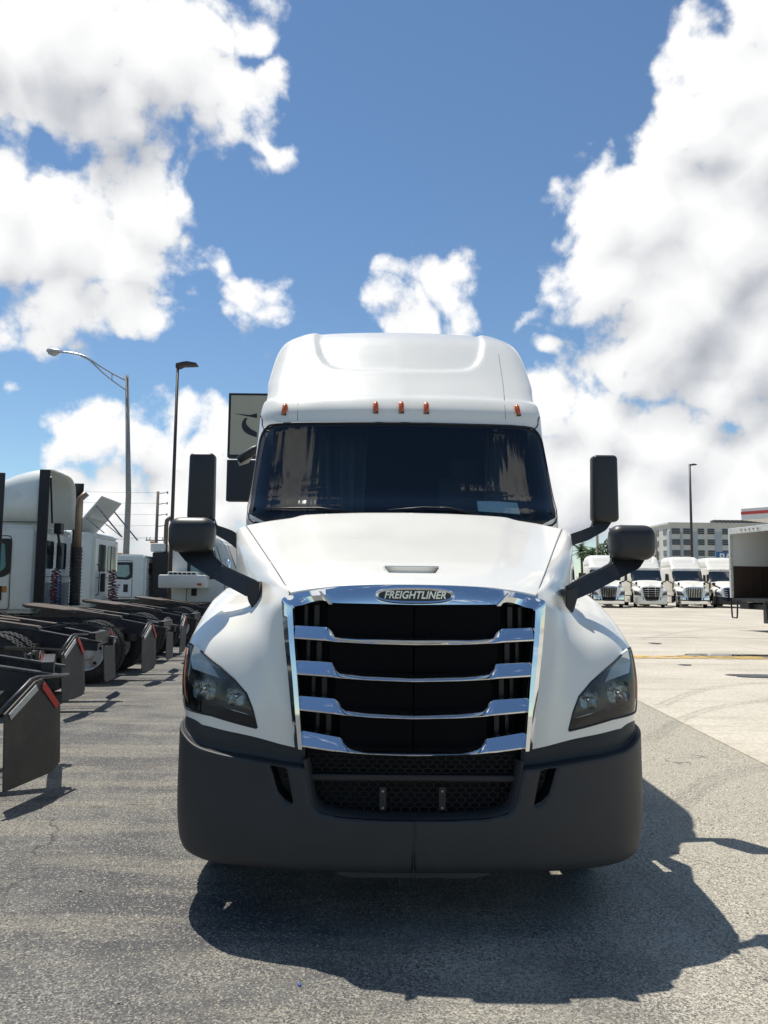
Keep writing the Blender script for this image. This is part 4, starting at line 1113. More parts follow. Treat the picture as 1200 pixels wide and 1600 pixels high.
# ------------------------------------------------------------------ parked tractors on the left
def ryz(bm, poly, x0, x1):
    prism(bm, poly, lambda u, v, w: Vector((w, u, v)), x0, x1)
def fin(bm): bmesh.ops.recalc_face_normals(bm, faces=bm.faces)
HR = mat('hose_red', (.35, .02, .03), .5); HB = mat('hose_blue', (.02, .05, .25), .5); HK = mat('hose_black', (.02, .02, .02), .5)
def chassis(root, seed=0, flaps=True, twist=(0, 0), fscale=1.0):
    rnd = random.Random(seed)
    for s in (1, -1):
        bm = bmesh.new(); ryz(bm, [(-7.6, .80), (-7.6, 1.04), (-1.15, 1.04), (-.20, .86), (-.20, .76), (-1.2, .78)], s*.39, s*.47); fin(bm)
        r = obj('frame_rail', bm, FRAME, root)
        bm = bmesh.new(); ryz(bm, [(-1.9, 1.045), (-1.9, 1.062), (-1.12, 1.062), (-.16, .88), (-.16, .862), (-1.14, 1.045)], s*.38, s*.48); fin(bm)
        obj('ramp_highlight', bm, GSTEEL, r)  # strip along the rail top, its highlight put into the paler colour
    bm = bmesh.new()
    for y in (-.3, -1.3, -2.0, -2.7, -3.6, -4.8): bx(bm, (0, y, .90), (.80, .10, .18))
    for y in (-1.35, -2.65):
        lathe(bm, [(-1.0, .001), (-1.0, .07), (-.2, .08), (-.15, .2), (.15, .2), (.2, .08), (1.0, .07), (1.0, .001)], 14, c=(0, y, .51))
        for s in (1, -1): tube(bm, [(s*.5, y-.45, .62), (s*.5, y, .70), (s*.5, y+.35, .60)], .035, 6); lathe(bm, [(-.14, .01), (-.14, .13), (.14, .13), (.14, .01)], 14, axis='Z', c=(s*.5, y+.3, .72))
    for x, y in ((.75, -3.75), (-.75, -3.75)): lathe(bm, [(-.42, .01), (-.42, .15), (.42, .15), (.42, .01)], 16, axis='Y', c=(x*.85, y, .72))
    for k in range(9):
        a = Vector((rnd.uniform(-.35, .35), rnd.uniform(-4, -1), 1.02)); tube(bm, [a, a+Vector((rnd.uniform(-.3, .3), .5, .08)), a+Vector((rnd.uniform(-.3, .3), 1.0, 0))], .014, 5)
    obj('running_gear', bm, FRAME, root)['kind'] = 'stuff'
    bm = bmesh.new(); pl = [(-.50, -.55), (-.50, .25), (-.36, .52), (-.16, .62), (-.05, .18), (.05, .18), (.16, .62), (.36, .52), (.50, .25), (.50, -.55), (.3, -.68), (-.3, -.68)]
    R_ = Matrix.Rotation(rad(-7), 3, 'X')
    prism(bm, pl, lambda u, v, w: R_ @ Vector((u, v, w)) + Vector((0, -2.05, 1.17)), -.02, .03); fin(bm)
    obj('fifth_wheel', bm, GREASE, root)
    for s in (1, -1):
        bm = bmesh.new(); ryz(bm, [(-2.6, 1.05), (-2.3, 1.19), (-1.8, 1.19), (-1.0, 1.08), (-.98, 1.05)], s*.30, s*.46); fin(bm); obj('fifth_wheel_ramp', bm, GREASE, root)
    bm = bmesh.new(); bx(bm, (0, -3.85, 1.09), (1.0, 1.1, .02), bev=.004)
    for k in range(9): bx(bm, (0, -4.3+k*.11, 1.104), (.96, .03, .008))
    obj('deck_plate', bm, GSTEEL, root)
    for s in (1, -1):
        for y in (-1.35, -2.65):
            wheel(root, s*1.07, y, flip=s < 0); wheel(root, s*.74, y, flip=s < 0, rim=True)
    if flaps:
        for s in (1, -1):
            ya = -.38
            pl = [(1.27, .20), (1.27, .78), (.93, .98), (.84, .99), (.60, .74), (.60, .26), (.70, .20)]
            bm = bmesh.new()
            cols = 9; 
            for_ = [(s*u, v) for u, v in pl]
            prism(bm, for_, lambda u, v, w: Vector((u, w+.04*math.sin((v-.2)*3+seed)*(1-v), v)), -.006+ya, .006+ya)
            bmesh.ops.subdivide_edges(bm, edges=bm.edges[:], cuts=3, use_grid_fill=True); fin(bm)
            fl = obj('mud_flap', bm, FLAP, root)
            bm = bmesh.new(); tube(bm, [(s*.45, ya-.03, .97), (s*.84, ya-.03, 1.0), (s*.94, ya-.03, .99), (s*1.28, ya-.03, .79)], .018, 6); obj('flap_bracket', bm, GSTEEL, fl, smooth=True)
            def tape(a, b, m_, nm='reflective_tape'):
                bm = bmesh.new(); a, b = Vector(a), Vector(b); n_ = Vector((b.y-a.y, -(b.x-a.x))).normalized()*.055
                if n_.y > 0: n_ = -n_
                q = [a, b, b+n_, a+n_]
                prism(bm, [(s*p.x, p.y) for p in q], lambda u, v, w: Vector((u, w, v)), ya+.018, ya+.022); fin(bm); obj(nm, bm, m_, fl)
            tape((1.24, .775), (1.09, .865), RWHITE); tape((1.09, .865), (.94, .955), RWHITE if s > 0 else RED); tape((.83, .96), (.73, .86), RED); tape((.73, .86), (.63, .755), RED if s > 0 else RWHITE)
            tw = twist[0 if s > 0 else 1]
            if tw:
                piv = Matrix.Translation((s*.94, ya, .6)) @ Matrix.Rotation(rad(tw), 4, 'Z') @ Matrix.Translation((-s*.94, -ya, -.6))
                fl.matrix_local = piv @ (Matrix.Translation((s*.94, 0, .52)) @ Matrix.Diagonal((1.12, 1, .98, 1)) @ Matrix.Translation((-s*.94, 0, -.6)) if tw < -20 else Matrix())
def coil(root, x, y, z0, z1, m, R=.06, turns=12, sway=.05):
    bm = bmesh.new(); n = turns*10
    tube(bm, [(x+R*math.cos(2*math.pi*turns*t)+sway*math.sin(3*t), y+R*math.sin(2*math.pi*turns*t), z1+(z0-z1)*t) for t in np.linspace(0, 1, n)], .011, 5); obj('hose_coil', bm, m, root, smooth=True)
def cab(root, zr=2.85, y1=-3.75, ln=1.75, side_window='teal', hood=True, w=1.14, handle=True, rear=True, m=WHITE2):
    y0 = y1-ln
    bm = bmesh.new(); prof = [(y1, 1.0), (y1, zr-.06), (y1-.08, zr), (y0+.30, zr+.02), (y0-.02, zr-.14), (y0-.40, 2.02), (y0-.42, 1.0)]
    ryz(bm, prof, -w, w); fin(bm)
    bmesh.ops.bevel(bm, geom=bm.edges[:], offset=.09, segments=4, affect='EDGES')
    body = obj('cab_body', bm, m, root, angle=30)
    for s in (1, -1):
        # door with window
        X0 = s*(w+.002); X1 = s*(w+.012)
        dpoly = roundpoly([(y0-.10, 1.08), (y0-.06, 2.0), (y0+.22, zr-.24), (y1-.52, zr-.24), (y1-.50, 1.08)], .08, 4)
        bm = bmesh.new(); tube(bm, [Vector((s*(w+.002), a, b)) for a, b in dpoly+[dpoly[0]]], .009, 5); obj('door_gap', bm, BLACK, body)
        dr = bmesh.new(); ryz(dr, [(a*1, b) for a, b in roundpoly([(y0-.07, 1.11), (y0-.03, 1.98), (y0+.24, zr-.27), (y1-.55, zr-.27), (y1-.53, 1.11)], .08, 4)], X0, X1); fin(dr); door = obj('door', dr, m, root)
        bm = bmesh.new(); ryz(bm, roundpoly([(y0+.02, 1.80), (y0+.04, 2.02), (y0+.30, zr-.30), (y1-.50, zr-.30), (y1-.50, 1.84), (y1-.66, 1.74)], .08, 5), X1, X1+s*.006); fin(bm); fr = obj('window_frame', bm, BLACK, door)
        bm = bmesh.new(); ryz(bm, roundpoly([(y0+.16, 1.90), (y0+.18, 2.05), (y0+.42, zr-.42), (y1-.64, zr-.40), (y1-.60, 1.96), (y1-.74, 1.84)], .05, 5), X1+s*.006, X1+s*.010); fin(bm); obj('window_glass', bm, TEAL if side_window == 'teal' else DGLASS, fr)
        if handle:
            bm = bmesh.new(); bx(bm, (X1+s*.012, y1-.74, 1.42), (.02, .17, .30), bev=.03 if False else .008); obj('door_handle', bm, BLACK, door)
        bm = bmesh.new(); bx(bm, (s*(w+.16), y0-.22, 2.05), (.08, .12, .62), bev=.03, seg=3); tube(bm, [(s*w, y0-.2, 1.70), (s*(w+.16), y0-.22, 1.74)], .02, 6); tube(bm, [(s*w, y0-.1, 2.36), (s*(w+.16), y0-.22, 2.33)], .02, 6); obj('side_mirror', bm, CHROME if s < 0 else MPLASTIC, root, angle=40)
    bm = bmesh.new(); prism(bm, [(-w*.86, 2.06), (-w*.80, zr-.22), (w*.80, zr-.22), (w*.86, 2.06)], lambda u, v, q: Vector((u, y0-.42+(v-2.02)/(zr-.14-2.02)*.40+q, v)), -.012, .0); fin(bm); obj('windshield', bm, DGLASS, body)
    if rear:
        bm = bmesh.new(); tube(bm, [(-.95, y1+.004, 1.78), (.95, y1+.004, 1.78)], .008, 5); obj('rear_seam', bm, GAP, body)
        bm = bmesh.new(); tube(bm, [(.88, y1, 1.3), (.88, y1+.07, 1.34), (.88, y1+.07, 2.1), (.88, y1, 2.14)], .014, 6); obj('grab_handle', bm, BLACK, body, smooth=True)
        for x0, x1 in ((-.72, -.08), (.12, .76)):
            bm = bmesh.new(); prism(bm, roundpoly([(x0, 1.95), (x0, zr-.30), (x1, zr-.30), (x1, 1.95)], .08, 4), lambda u, v, q: Vector((u, q, v)), y1, y1+.012); fin(bm); obj('rear_window', bm, DGLASS, body)
    if hood:
        bm = bmesh.new(); bx(bm, (0, y0-1.25, 1.52), (1.5, 1.8, .75), bev=.16, seg=4)
        for v in bm.verts: 
            t = (y0-.35-v.co.y)/1.8; v.co.z -= .28*max(0, t)*(v.co.z > 1.4); v.co.x *= 1.25-.25*t
        obj('hood', bm, m, root, angle=40)
        for s in (1, -1):
            bm = bmesh.new(); arc = [(y0-1.25+.62*math.cos(t), .60+.66*math.sin(t)) for t in np.linspace(0, math.pi, 12)]; arc2 = [(y0-1.25+.54*math.cos(t), .58+.56*math.sin(t)) for t in np.linspace(math.pi, 0, 12)]
            ryz(bm, arc+arc2, s*.72, s*1.2); fin(bm); obj('front_fender', bm, m, root, angle=40)
            wheel(root, s*1.05, y0-1.25, flip=s < 0)
        bm = bmesh.new(); bx(bm, (0, y0-2.2, .68), (2.3, .16, .42), bev=.04); obj('bumper', bm, CHROME, root)
    for s in (1, -1):
        bm = bmesh.new(); lathe(bm, [(-.5, .001), (-.5, .3), (.5, .3), (.5, .001)], 24, axis='Y', c=(s*.85, (y0+y1)/2+.1, .66)); obj('fuel_tank', bm, EDGE, root)
def stack(root, x, y, z0, z1, r, m_top, guard=True):
    bm = bmesh.new(); tube(bm, [(x, y, z0+1.3), (x, y, z1-.35), (x, y+.02, z1-.15), (x-.02, y+.16, z1)], r*.72, 14); obj('exhaust_pipe', bm, m_top, root, smooth=True)
    bm = bmesh.new(); tube(bm, [(x, y, z0), (x, y, z0+1.35)], r*1.12, 16)
    for k in range(16):
        bx(bm, (x, y, z0+.05+k*.08), (r*2.3, r*2.3, .012), bev=.0)
    obj('exhaust_guard', bm, mat('rusty_black', (.03, .026, .025), .6, dirt=(.12, .08, .05), dscale=12), root)
def left_tractor(x, y, yaw, label, build, seed=0, twist=(0, 0)):
    r = empty('tractor', (x, y, 0), rad(yaw)-math.pi/2, label, 'truck', 'tractors parked side by side on the left')
    chassis(r, seed, twist=twist); build(r); return r
def b_plain2(r): b_plain(r, -3.96)
def b_plain(r, y1=-4.7):
    cab(r, zr=2.92, y1=y1)
    for s in (1, -1): bm = bmesh.new(); bx(bm, (s*1.16, y1+.1, 2.45), (.05, .30, 2.7), bev=.02); obj('side_extender', bm, BLACK, r)
def b_fairing(r):
    zr = 2.86; y1 = -3.45; cab(r, zr=zr, y1=y1, ln=1.85)
    # hollow roof fairing, open to the rear
    rows = []
    for t in np.linspace(0, 1, 14):
        yy = y1+.05-1.62*t; h = 1.20*math.sqrt(max(0.0, 1-(t*1.0)**1.75)); w_ = 1.14-.14*t
        rows.append([(w_*math.copysign(abs(math.cos(a))**.42, math.cos(a)), yy, zr+.06+h*abs(math.sin(a))**.42) for a in np.linspace(0, math.pi, 25)])
    bm = bmesh.new(); loft(bm, rows); o = obj('roof_fairing', bm, WHITE2, r, smooth=True); solid(o, .03, 0)
    for s in (1, -1):
        bm = bmesh.new(); bx(bm, (s*1.155, y1+.10, 2.62), (.045, .22, 2.84), bev=.018); obj('side_extender', bm, BLACK, r)
        bm = bmesh.new(); tube(bm, [(s*1.152, y1-.75, zr+1.0), (s*1.155, y1-.78, zr-.1), (s*1.15, y1-.80, zr-.32)], .009, 6); lathe(bm, [(-.06, .02), (.0, .05), (.02, .05), (.02, .001)], 10, axis='Z', c=(s*1.18, y1-.80, zr-.26)); obj('aerial', bm, BLACK, r)
        bm = bmesh.new(); tube(bm, [(s*1.148, y1+.1, zr+.055), (s*1.148, y1-1.9, zr+.055)], .010, 5); obj('fairing_seam', bm, BLACK, r)
    bm = bmesh.new(); tube(bm, [(.95, y1+.15, zr+1.05), (.35, y1+.02, zr+.1)], .022, 6); obj('fairing_strut', bm, BLACK, r)
    bm = bmesh.new(); bx(bm, (.25, y1+.14, zr-.02), (.22, .16, .24), bev=.02); tube(bm, [(.25, y1+.12, zr-.1), (.2, y1+.16, zr-.4), (.05, y1+.14, zr-.6)], .03, 6); obj('work_lamp', bm, BLACK, r)
    bm = bmesh.new(); bx(bm, (1.156, y1-.62, 1.50), (.006, .12, .13)); obj('side_marker', bm, mat('amber_marker', (.45, .20, .03), .4), r)
    bm = bmesh.new(); bx(bm, (0, y1+.012, 1.35), (2.0, .02, .6), bev=.01); obj('rear_panel', bm, mat('grey_panel', (.25, .27, .28), .5, dirt=(.1, .1, .1), dscale=6), r)
    coil(r, .42, y1+.16, 1.12, 1.95, HR); coil(r, .52, y1+.20, 1.1, 1.95, HK, .07, 10); coil(r, .34, y1+.20, 1.12, 1.9, HB, .055, 11, -.05)
    bm = bmesh.new(); tube(bm, [(.0, y1+.15, 1.8), (.12, y1+.2, 1.1)], .015, 5); obj('air_line', bm, HK, r, smooth=True)
    stack(r, -.62, y1+.28, 1.12, 3.75, .105, mat('tan_pipe', (.34, .25, .17), .45, metal=.3, dirt=(.15, .10, .06), dscale=5))
def b_wing(r):
    zr = 2.98; y1 = -3.6; cab(r, zr=zr, y1=y1, ln=1.7)
    bm = bmesh.new(); R_ = Matrix.Rotation(rad(52), 3, 'X')
    bx(bm, (0, y1-.30, zr+.50), (1.9, 1.25, .05), R_, .02); o = obj('raised_roof_deflector', bm, mat('primer_grey', (.50, .52, .50), .5, var=.06), r)
    bm = bmesh.new(); bx(bm, (0, y1-.26, zr+.47), (1.5, .08, .09), R_); obj('deflector_brace', bm, WHITE2, o)
    for x_ in (.85, -.85):
        bm = bmesh.new(); tube(bm, [(x_, y1-.10, zr+.75), (x_, y1+.62, zr-.1)], .022, 6); tube(bm, [(x_, y1-.35, zr+.4), (x_, y1+.15, zr+.0)], .014, 6); obj('deflector_strut', bm, EDGE, r)
    bm = bmesh.new(); tube(bm, [(1.152, y1-.75, zr+.75), (1.155, y1-.78, zr-.3)], .008, 6); lathe(bm, [(-.06, .02), (.0, .05), (.02, .05), (.02, .001)], 10, axis='Z', c=(1.18, y1-.78, zr-.34)); obj('aerial', bm, BLACK, r)
    bm = bmesh.new(); bx(bm, (-.55, y1+.10, zr-.65), (.05, .10, .9), bev=.02); obj('grab_rail', bm, CHROME, r)
    coil(r, .1, y1+.2, 1.1, 2.0, HR, .08, 11); coil(r, .22, y1+.24, 1.1, 2.0, HK, .09, 9); coil(r, -.05, y1+.22, 1.1, 1.95, HB, .07, 10); coil(r, -.35, y1+.25, 1.1, 1.6, HR, .07, 7, .3)
    bm = bmesh.new(); bx(bm, (.45, y1+.05, 1.65), (.14, .1, .5), bev=.02); obj('gladhand_box', bm, BLACK, r)
def b_daycab(r):
    zr = 2.72; y1 = -3.3; cab(r, zr=zr, y1=y1, ln=1.75, side_window='teal')
    for x_ in (1.02, .5, -.5):
        bm = bmesh.new(); bx(bm, (x_, y1-1.2, zr+.045), (.12, .16, .06), bev=.015); obj('roof_lamp', bm, AMBER, r)
    bm = bmesh.new(); bx(bm, (-.15, y1+.42, 1.95), (1.7, .62, 1.75), bev=.03); obj('black_headboard', bm, BLACK, r)
    bm = bmesh.new(); bx(bm, (.2, y1+.30, 3.02), (1.1, .55, .34), bev=.05); obj('roof_box', bm, WHITE2, r)
    bm = bmesh.new(); bx(bm, (.8, y1+.12, 3.22), (.12, .16, .07), bev=.015); obj('roof_lamp', bm, AMBER, r)
    stack(r, .45, y1+.55, 1.2, 4.25, .12, mat('brown_pipe', (.16, .11, .08), .5, metal=.2))
left_tractor(-2.78, 7.26, 22, 'nearest black tractor chassis at the left edge, with one big taped mud flap facing us', b_plain, 1, (-30, -10))
left_tractor(-3.69, 10.98, 6, 'second black tractor chassis at the left, tape on its low flap', b_plain, 2, (-8, 0))
left_tractor(-3.67, 14.2, 5, 'third black tractor chassis at the left, white rim beside its flap', b_plain2, 3, (-8, 0))
left_tractor(-3.95, 17.6, 4.5, 'white tractor with hollow roof fairing, tan exhaust pipe and red hose coil', b_fairing, 4)
left_tractor(-4.15, 21.8, 4, 'white day cab tractor with its roof deflector propped up at an angle', b_wing, 5)
left_tractor(-5.9, 31.0, 2, 'small white day cab with black headboard and curved exhaust pipe', b_daycab, 6)
def right_facing():
    r = empty('tractor', (-8.9, 24.9, 0), math.pi/2-rad(4), 'white cab facing right, its teal window seen between the left mirrors of the big truck', 'truck')
    chassis(r, 9, flaps=False); cab(r, zr=3.05, y1=-2.5, ln=1.6, hood=True)
    bm = bmesh.new(); bx(bm, (-1.40, -3.0, 1.70), (.5, 1.45, .40), bev=.05)
    o = obj('deck_box', bm, WHITE, r, angle=40); bm = bmesh.new(); bx(bm, (-1.40, -3.0, 1.94), (.4, .9, .10), bev=.02); obj('vent', bm, WHITE, o)
    bm = bmesh.new()
    for k in range(6): bx(bm, (-1.602, -3.35+k*.14, 1.94), (.01, .10, .05))
    obj('vent_slot', bm, BLACK, o)['kind'] = 'stuff'
    bm = bmesh.new(); bx(bm, (-1.652, -3.55, 1.62), (.01, .14, .07)); obj('side_marker', bm, AMBER, o)
right_facing()

# ------------------------------------------------------------------ the row of white trucks across the yard
index_children()
SKIP = ('badge', 'hood_seam', 'roof_seam', 'curtain', 'cab_interior', 'seat', 'steering_wheel', 'paper_sheet', 'wiper', 'bumper_plug', 'plate_bracket', 'windshield_gasket', 'grille_strut', 'dashboard', 'lens_flute', 'bulb_cap', 'trim_bar', 'lamp_screw', 'lamp_gasket', 'bolt', 'tow_eye')
def base(n): return n.split('.')[0]
def ctree(o, parent, skip, swap):
    c = o.copy(); COL.objects.link(c); c.parent = parent
    if base(o.name) in swap and o.data:
        for sl in c.material_slots: sl.link = 'OBJECT'; sl.material = swap[base(o.name)]
    for ch in CHILD.get(o.name, []):
        if base(ch.name) not in skip: ctree(ch, c, skip, swap)
    return c
DG = mat('far_windshield', (.015, .022, .03), .08, spec=.8)
def far_truck(px, y, kind, yaw, label):
    p = W(px, 900, y)
    root = empty('truck', (p.x, y, 0), rad(yaw), label, 'truck', 'white trucks parked nose out across the yard')
    skip = set(SKIP); swap = {'windshield': DG}
    if kind != 'same': skip |= {'grille_slat', 'crown_crease', 'hood_mirror', 'hood_mirror_arm', 'mesh_grille', 'mesh_crossbar'}
    if kind == 'chrome': swap.update({'bumper': CHROME, 'valance': CHROME, 'intake_lining': CHROME})
    if kind == 'white': swap.update({'bumper': WHITE, 'intake_lining': BLACK, 'grille_surround': mat('grille_grey', (.2, .21, .22), .4)})
    for ch in CHILD[HERO.name]:
        if base(ch.name) not in skip: ctree(ch, root, skip, swap)
    if kind == 'chrome':
        for k in range(9):
            bm = bmesh.new(); x = -.52+k*.13; bx(bm, (x, .08, 1.27), (.035, .05, .84), bev=.008); obj('grille_bar', bm, CHROME, root)
        bm = bmesh.new(); bx(bm, (0, -.03, .62), (2.3, .06, .09), bev=.02); obj('bumper_slot', bm, BLACK, root)
    if kind == 'white':
        for k in range(5): bm = bmesh.new(); bx(bm, (0, .07, .96+k*.165), (1.15, .04, .03), bev=.008); obj('grille_bar', bm, CHROME, root)
        for x in (-.28, .28): bm = bmesh.new(); bx(bm, (x, .05, 1.27), (.03, .04, .82), bev=.008); obj('grille_bar', bm, CHROME, root)
        for z in (.5, .62): bm = bmesh.new(); bx(bm, (0, .06, z), (1.0, .04, .02)); obj('intake_bar', bm, CHROME, root)
    if kind != 'same':
        for s in (1, -1):
            bm = bmesh.new(); bx(bm, (s*1.0, 1.0, 1.95), (.16, .10, .2), bev=.04); tube(bm, [(s*1.0, 1.02, 1.9), (s*.98, 1.1, 1.6)], .018, 6); obj('hood_mirror', bm, BLACK, root)
    bm = bmesh.new()
    for s in (1, -1): prism(bm, roundpoly([(3.9, 2.9), (3.9, 3.25), (4.3, 3.25), (4.3, 2.9)], .05, 3), lambda u, v, w: Vector((w, u, v)), s*1.18, s*1.212)
    fin(bm); obj('sleeper_window', bm, DGLASS, root)['kind'] = 'stuff'
    bm = bmesh.new()
    for s in (1, -1): bx(bm, (s*1.215, 4.15, 2.1), (.01, .02, 1.9)); bx(bm, (s*1.215, 3.35, 1.9), (.01, .02, 1.6))
    obj('door_line', bm, GAP, root)['kind'] = 'stuff'
    return root
far_truck(951, 60, 'chrome', -9, 'white truck with vertical bar grille and chrome bumper, half hidden by the hood mirror arm')
far_truck(1018, 61, 'white', -8, 'white truck with white painted bumper and square barred grille, second in the far row')
far_truck(1085, 62, 'chrome', -8, 'white truck with chrome bumper standing in front of the tall dark lamp pole')
far_truck(1144, 63, 'same', -8, 'white truck with dark bumper in the far row, partly behind the open box truck')
far_truck(878, 60, 'white', -8, 'white sleeper truck mostly hidden behind the right flank of the big truck')

# ------------------------------------------------------------------ open box truck at the right edge
def box_truck():
    p0 = W(1141, 900, 31.0); p1 = Vector((14.35, 28.35, 0)); p0.z = 0
    d = (p0-p1); wdt = d.length; ang = math.atan2(d.y, d.x)-math.pi/2
    r = empty('box_truck', (p1.x, p1.y, 0), ang, 'white box truck with its rear door open and black underride frame, at the right edge', 'truck')
    # local: y across (0..wdt), x to the right (0..7)
    FR = mat('box_frame_white', (.62, .63, .60), .45, dirt=(.35, .30, .22), dscale=5); TR = mat('translucent_roof', (.72, .76, .78), .6); WOOD = mat('dark_wood_lining', (.055, .032, .022), .7, dirt=(.03, .02, .02), dscale=3)
    H = 4.05; F = 1.28
    for y in (0, wdt):
        bm = bmesh.new(); bx(bm, (.05, y, (H+F)/2), (.12, .11, H-F), bev=.015); obj('rear_post', bm, FR, r)
    bm = bmesh.new(); bx(bm, (.05, wdt/2, H-.11), (.12, wdt, .24), bev=.015); hd = obj('rear_header', bm, FR, r)
    for k in range(5): bm = bmesh.new(); bx(bm, (-.02, wdt/2-.5+k*.25, H-.1), (.03, .06, .04), bev=.005); obj('clearance_lamp', bm, mat('dull_red_lamp', (.22, .05, .03), .4), hd)
    bm = bmesh.new(); bx(bm, (3.6, 0, (H+F)/2), (7.0, .03, H-F)); obj('side_wall', bm, mat('box_side', (.45, .50, .46), .5), r)
    bm = bmesh.new(); bx(bm, (3.6, wdt, (2.55+H)/2), (7.0, .03, H-2.55)); obj('side_wall', bm, mat('box_inner', (.74, .75, .74), .6), r)
    bm = bmesh.new(); bx(bm, (3.6, wdt, (F+2.55)/2), (7.0, .05, 2.55-F)); o = obj('wood_lining', bm, WOOD, r)
    for k in range(16): bm = bmesh.new(); bx(bm, (.5+k*.42, wdt-.035, 1.9), (.05, .03, 1.2)); obj('lining_slat', bm, WOOD, o)
    bm = bmesh.new(); bx(bm, (7.1, wdt/2, (H+F)/2), (.05, wdt, H-F)); obj('front_wall', bm, WOOD, r)
    bm = bmesh.new(); bx(bm, (3.6, wdt/2, F-.08), (7.1, wdt, .14)); obj('floor', bm, FRAME, r)
    bm = bmesh.new(); bx(bm, (3.6, wdt/2, H), (7.1, wdt, .02)); obj('roof', bm, TR, r)
    bm = bmesh.new()
    for y in (.75, 1.75): bx(bm, (3.6, y, 1.0), (7.0, .09, .24))
    bx(bm, (.35, wdt/2, .95), (.1, wdt*.9, .2)); bx(bm, (1.8, wdt/2, .52), (.14, 2.1, .14)); bx(bm, (1.2, wdt*.5, .75), (.9, .7, .35), bev=.08); tube(bm, [(.6, .9, .9), (1.2, 1.2, .5), (2.0, 1.4, .6)], .05, 8); bx(bm, (3.6, .2, .8), (.8, .5, .5), bev=.05)
    obj('underframe', bm, FRAME, r)['kind'] = 'stuff'
    for y in (.25, wdt-.25): 
        bm = bmesh.new(); tube(bm, [(-.02, y-.22, 1.2), (-.02, y-.17, .62), (-.02, y-.15, .50), (-.02, y+.15, .50), (-.02, y+.17, .62), (-.02, y+.22, 1.2)], .035, 6); obj('rear_step', bm, BLACK, r)
    for y in (.24, .55, wdt-.24, wdt-.55): w_ = wheel(r, 2.3, y); w_.rotation_euler.z = math.pi/2 if y > 1 else -math.pi/2
    for y in (.24, wdt-.24): w_ = wheel(r, 8.6, y); w_.rotation_euler.z = math.pi/2 if y > 1 else -math.pi/2
    for y in (.4, wdt-.4): bm = bmesh.new(); bx(bm, (1.35, y, .62), (.02, .62, .7)); obj('mud_flap', bm, FLAP, r)
    bm = bmesh.new(); bx(bm, (8.3, wdt/2, 1.9), (1.6, 2.2, 1.7), bev=.15, seg=3); bx(bm, (9.5, wdt/2, 1.4), (1.4, 1.9, 1.0), bev=.2, seg=3); obj('cab_body', bm, WHITE2, r, angle=40)
box_truck()

# ------------------------------------------------------------------ lamps, poles, sign
CONC = mat('concrete_pole', (.30, .29, .27), .8, var=.12, vscale=8); GALV = mat('galvanised', (.52, .54, .55), .35, metal=.7); BRONZE = mat('bronze_pole', (.05, .033, .028), .45)
WOODP = mat('weathered_wood_pole', (.20, .17, .14), .85, var=.15, vscale=8)
def cobra():
    Y = 34.0; a = W(198.5, 586, Y); b = W(197.0, 866, Y)
    r = empty('street_lamp', (b.x, Y, 0), 0, 'tall grey concrete street lamp with a long curved arm and silver cobra head', 'street lamp')
    bm = bmesh.new(); top = a.z; tube(bm, [(0, 0, 0), (0, 0, top*.5), (a.x-b.x, 0, top)], [.16, .125, .085], 10); obj('pole', bm, CONC, r, smooth=True)
    def q(px, py): p = W(px, py, Y); return (p.x-b.x, 0, p.z)
    bm = bmesh.new(); tube(bm, [q(*p) for p in smoothpoly([(196, 594), (175, 583), (155, 571), (135, 558), (115, 552), (97, 550)], 4, False)], .045, 8); tube(bm, [q(*p) for p in smoothpoly([(196, 609), (175, 594), (158, 580), (140, 563), (126, 556)], 4, False)], .035, 8); tube(bm, [q(175, 583), q(175, 593)], .025, 6); obj('arm', bm, GALV, r, smooth=True)
    c = Vector(q(84, 550)); bm = bmesh.new(); tube(bm, [c+Vector(v) for v in ((.42, 0, .0), (.28, 0, .03), (.0, 0, .06), (-.25, 0, .06), (-.33, 0, .03))], [.05, .12, .17, .15, .04], 12, flat=(.62, 1)); o = obj('lamp_head', bm, GALV, r, smooth=True)
    bm = bmesh.new(); tube(bm, [c+Vector(v) for v in ((.22, 0, -.05), (.05, 0, -.06), (-.05, 0, -.06), (-.25, 0, -.05))], [.05, .13, .13, .05], 12, flat=(.95, 1)); obj('refractor', bm, mat('lamp_glass', (.45, .43, .38), .2), o, smooth=True)
cobra()
def shoebox(tx, ty, bxp, byp, Y, x1, r0, label, headdir=1, hl=.75):
    a = W(tx, ty, Y); b = W(bxp, byp, Y)
    r = empty('lot_lamp', (b.x, Y, 0), 0, label, 'street lamp')
    bm = bmesh.new(); tube(bm, [(0, 0, 0), (a.x-b.x, 0, a.z)], [r0*1.3, r0*.85], 8); obj('pole', bm, BRONZE, r, smooth=True)
    z = a.z; x = a.x-b.x; bm = bmesh.new()
    prism(bm, [(x-.04, z-.06), (x+.18*headdir, z+.0), (x+hl*.5*headdir, z+.03), (x+hl*.95*headdir, z-.03), (x+hl*headdir, z-.10), (x+hl*.75*headdir, z-.12), (x+.22*headdir, z-.13), (x+.08*headdir, z-.20), (x-.04, z-.22)], lambda u, v, w: Vector((u, w, v)), -.16, .16); fin(bm); obj('lamp_head', bm, BRONZE, r)
shoebox(278, 567, 269, 812, 28.0, 0, .06, 'tall dark bronze lot lamp standing just left of the side mirrors')
shoebox(1077.5, 725, 1082, 890, 72.0, 0, .11, 'dark lot lamp rising behind the far row of white trucks on the right', 1, .65)
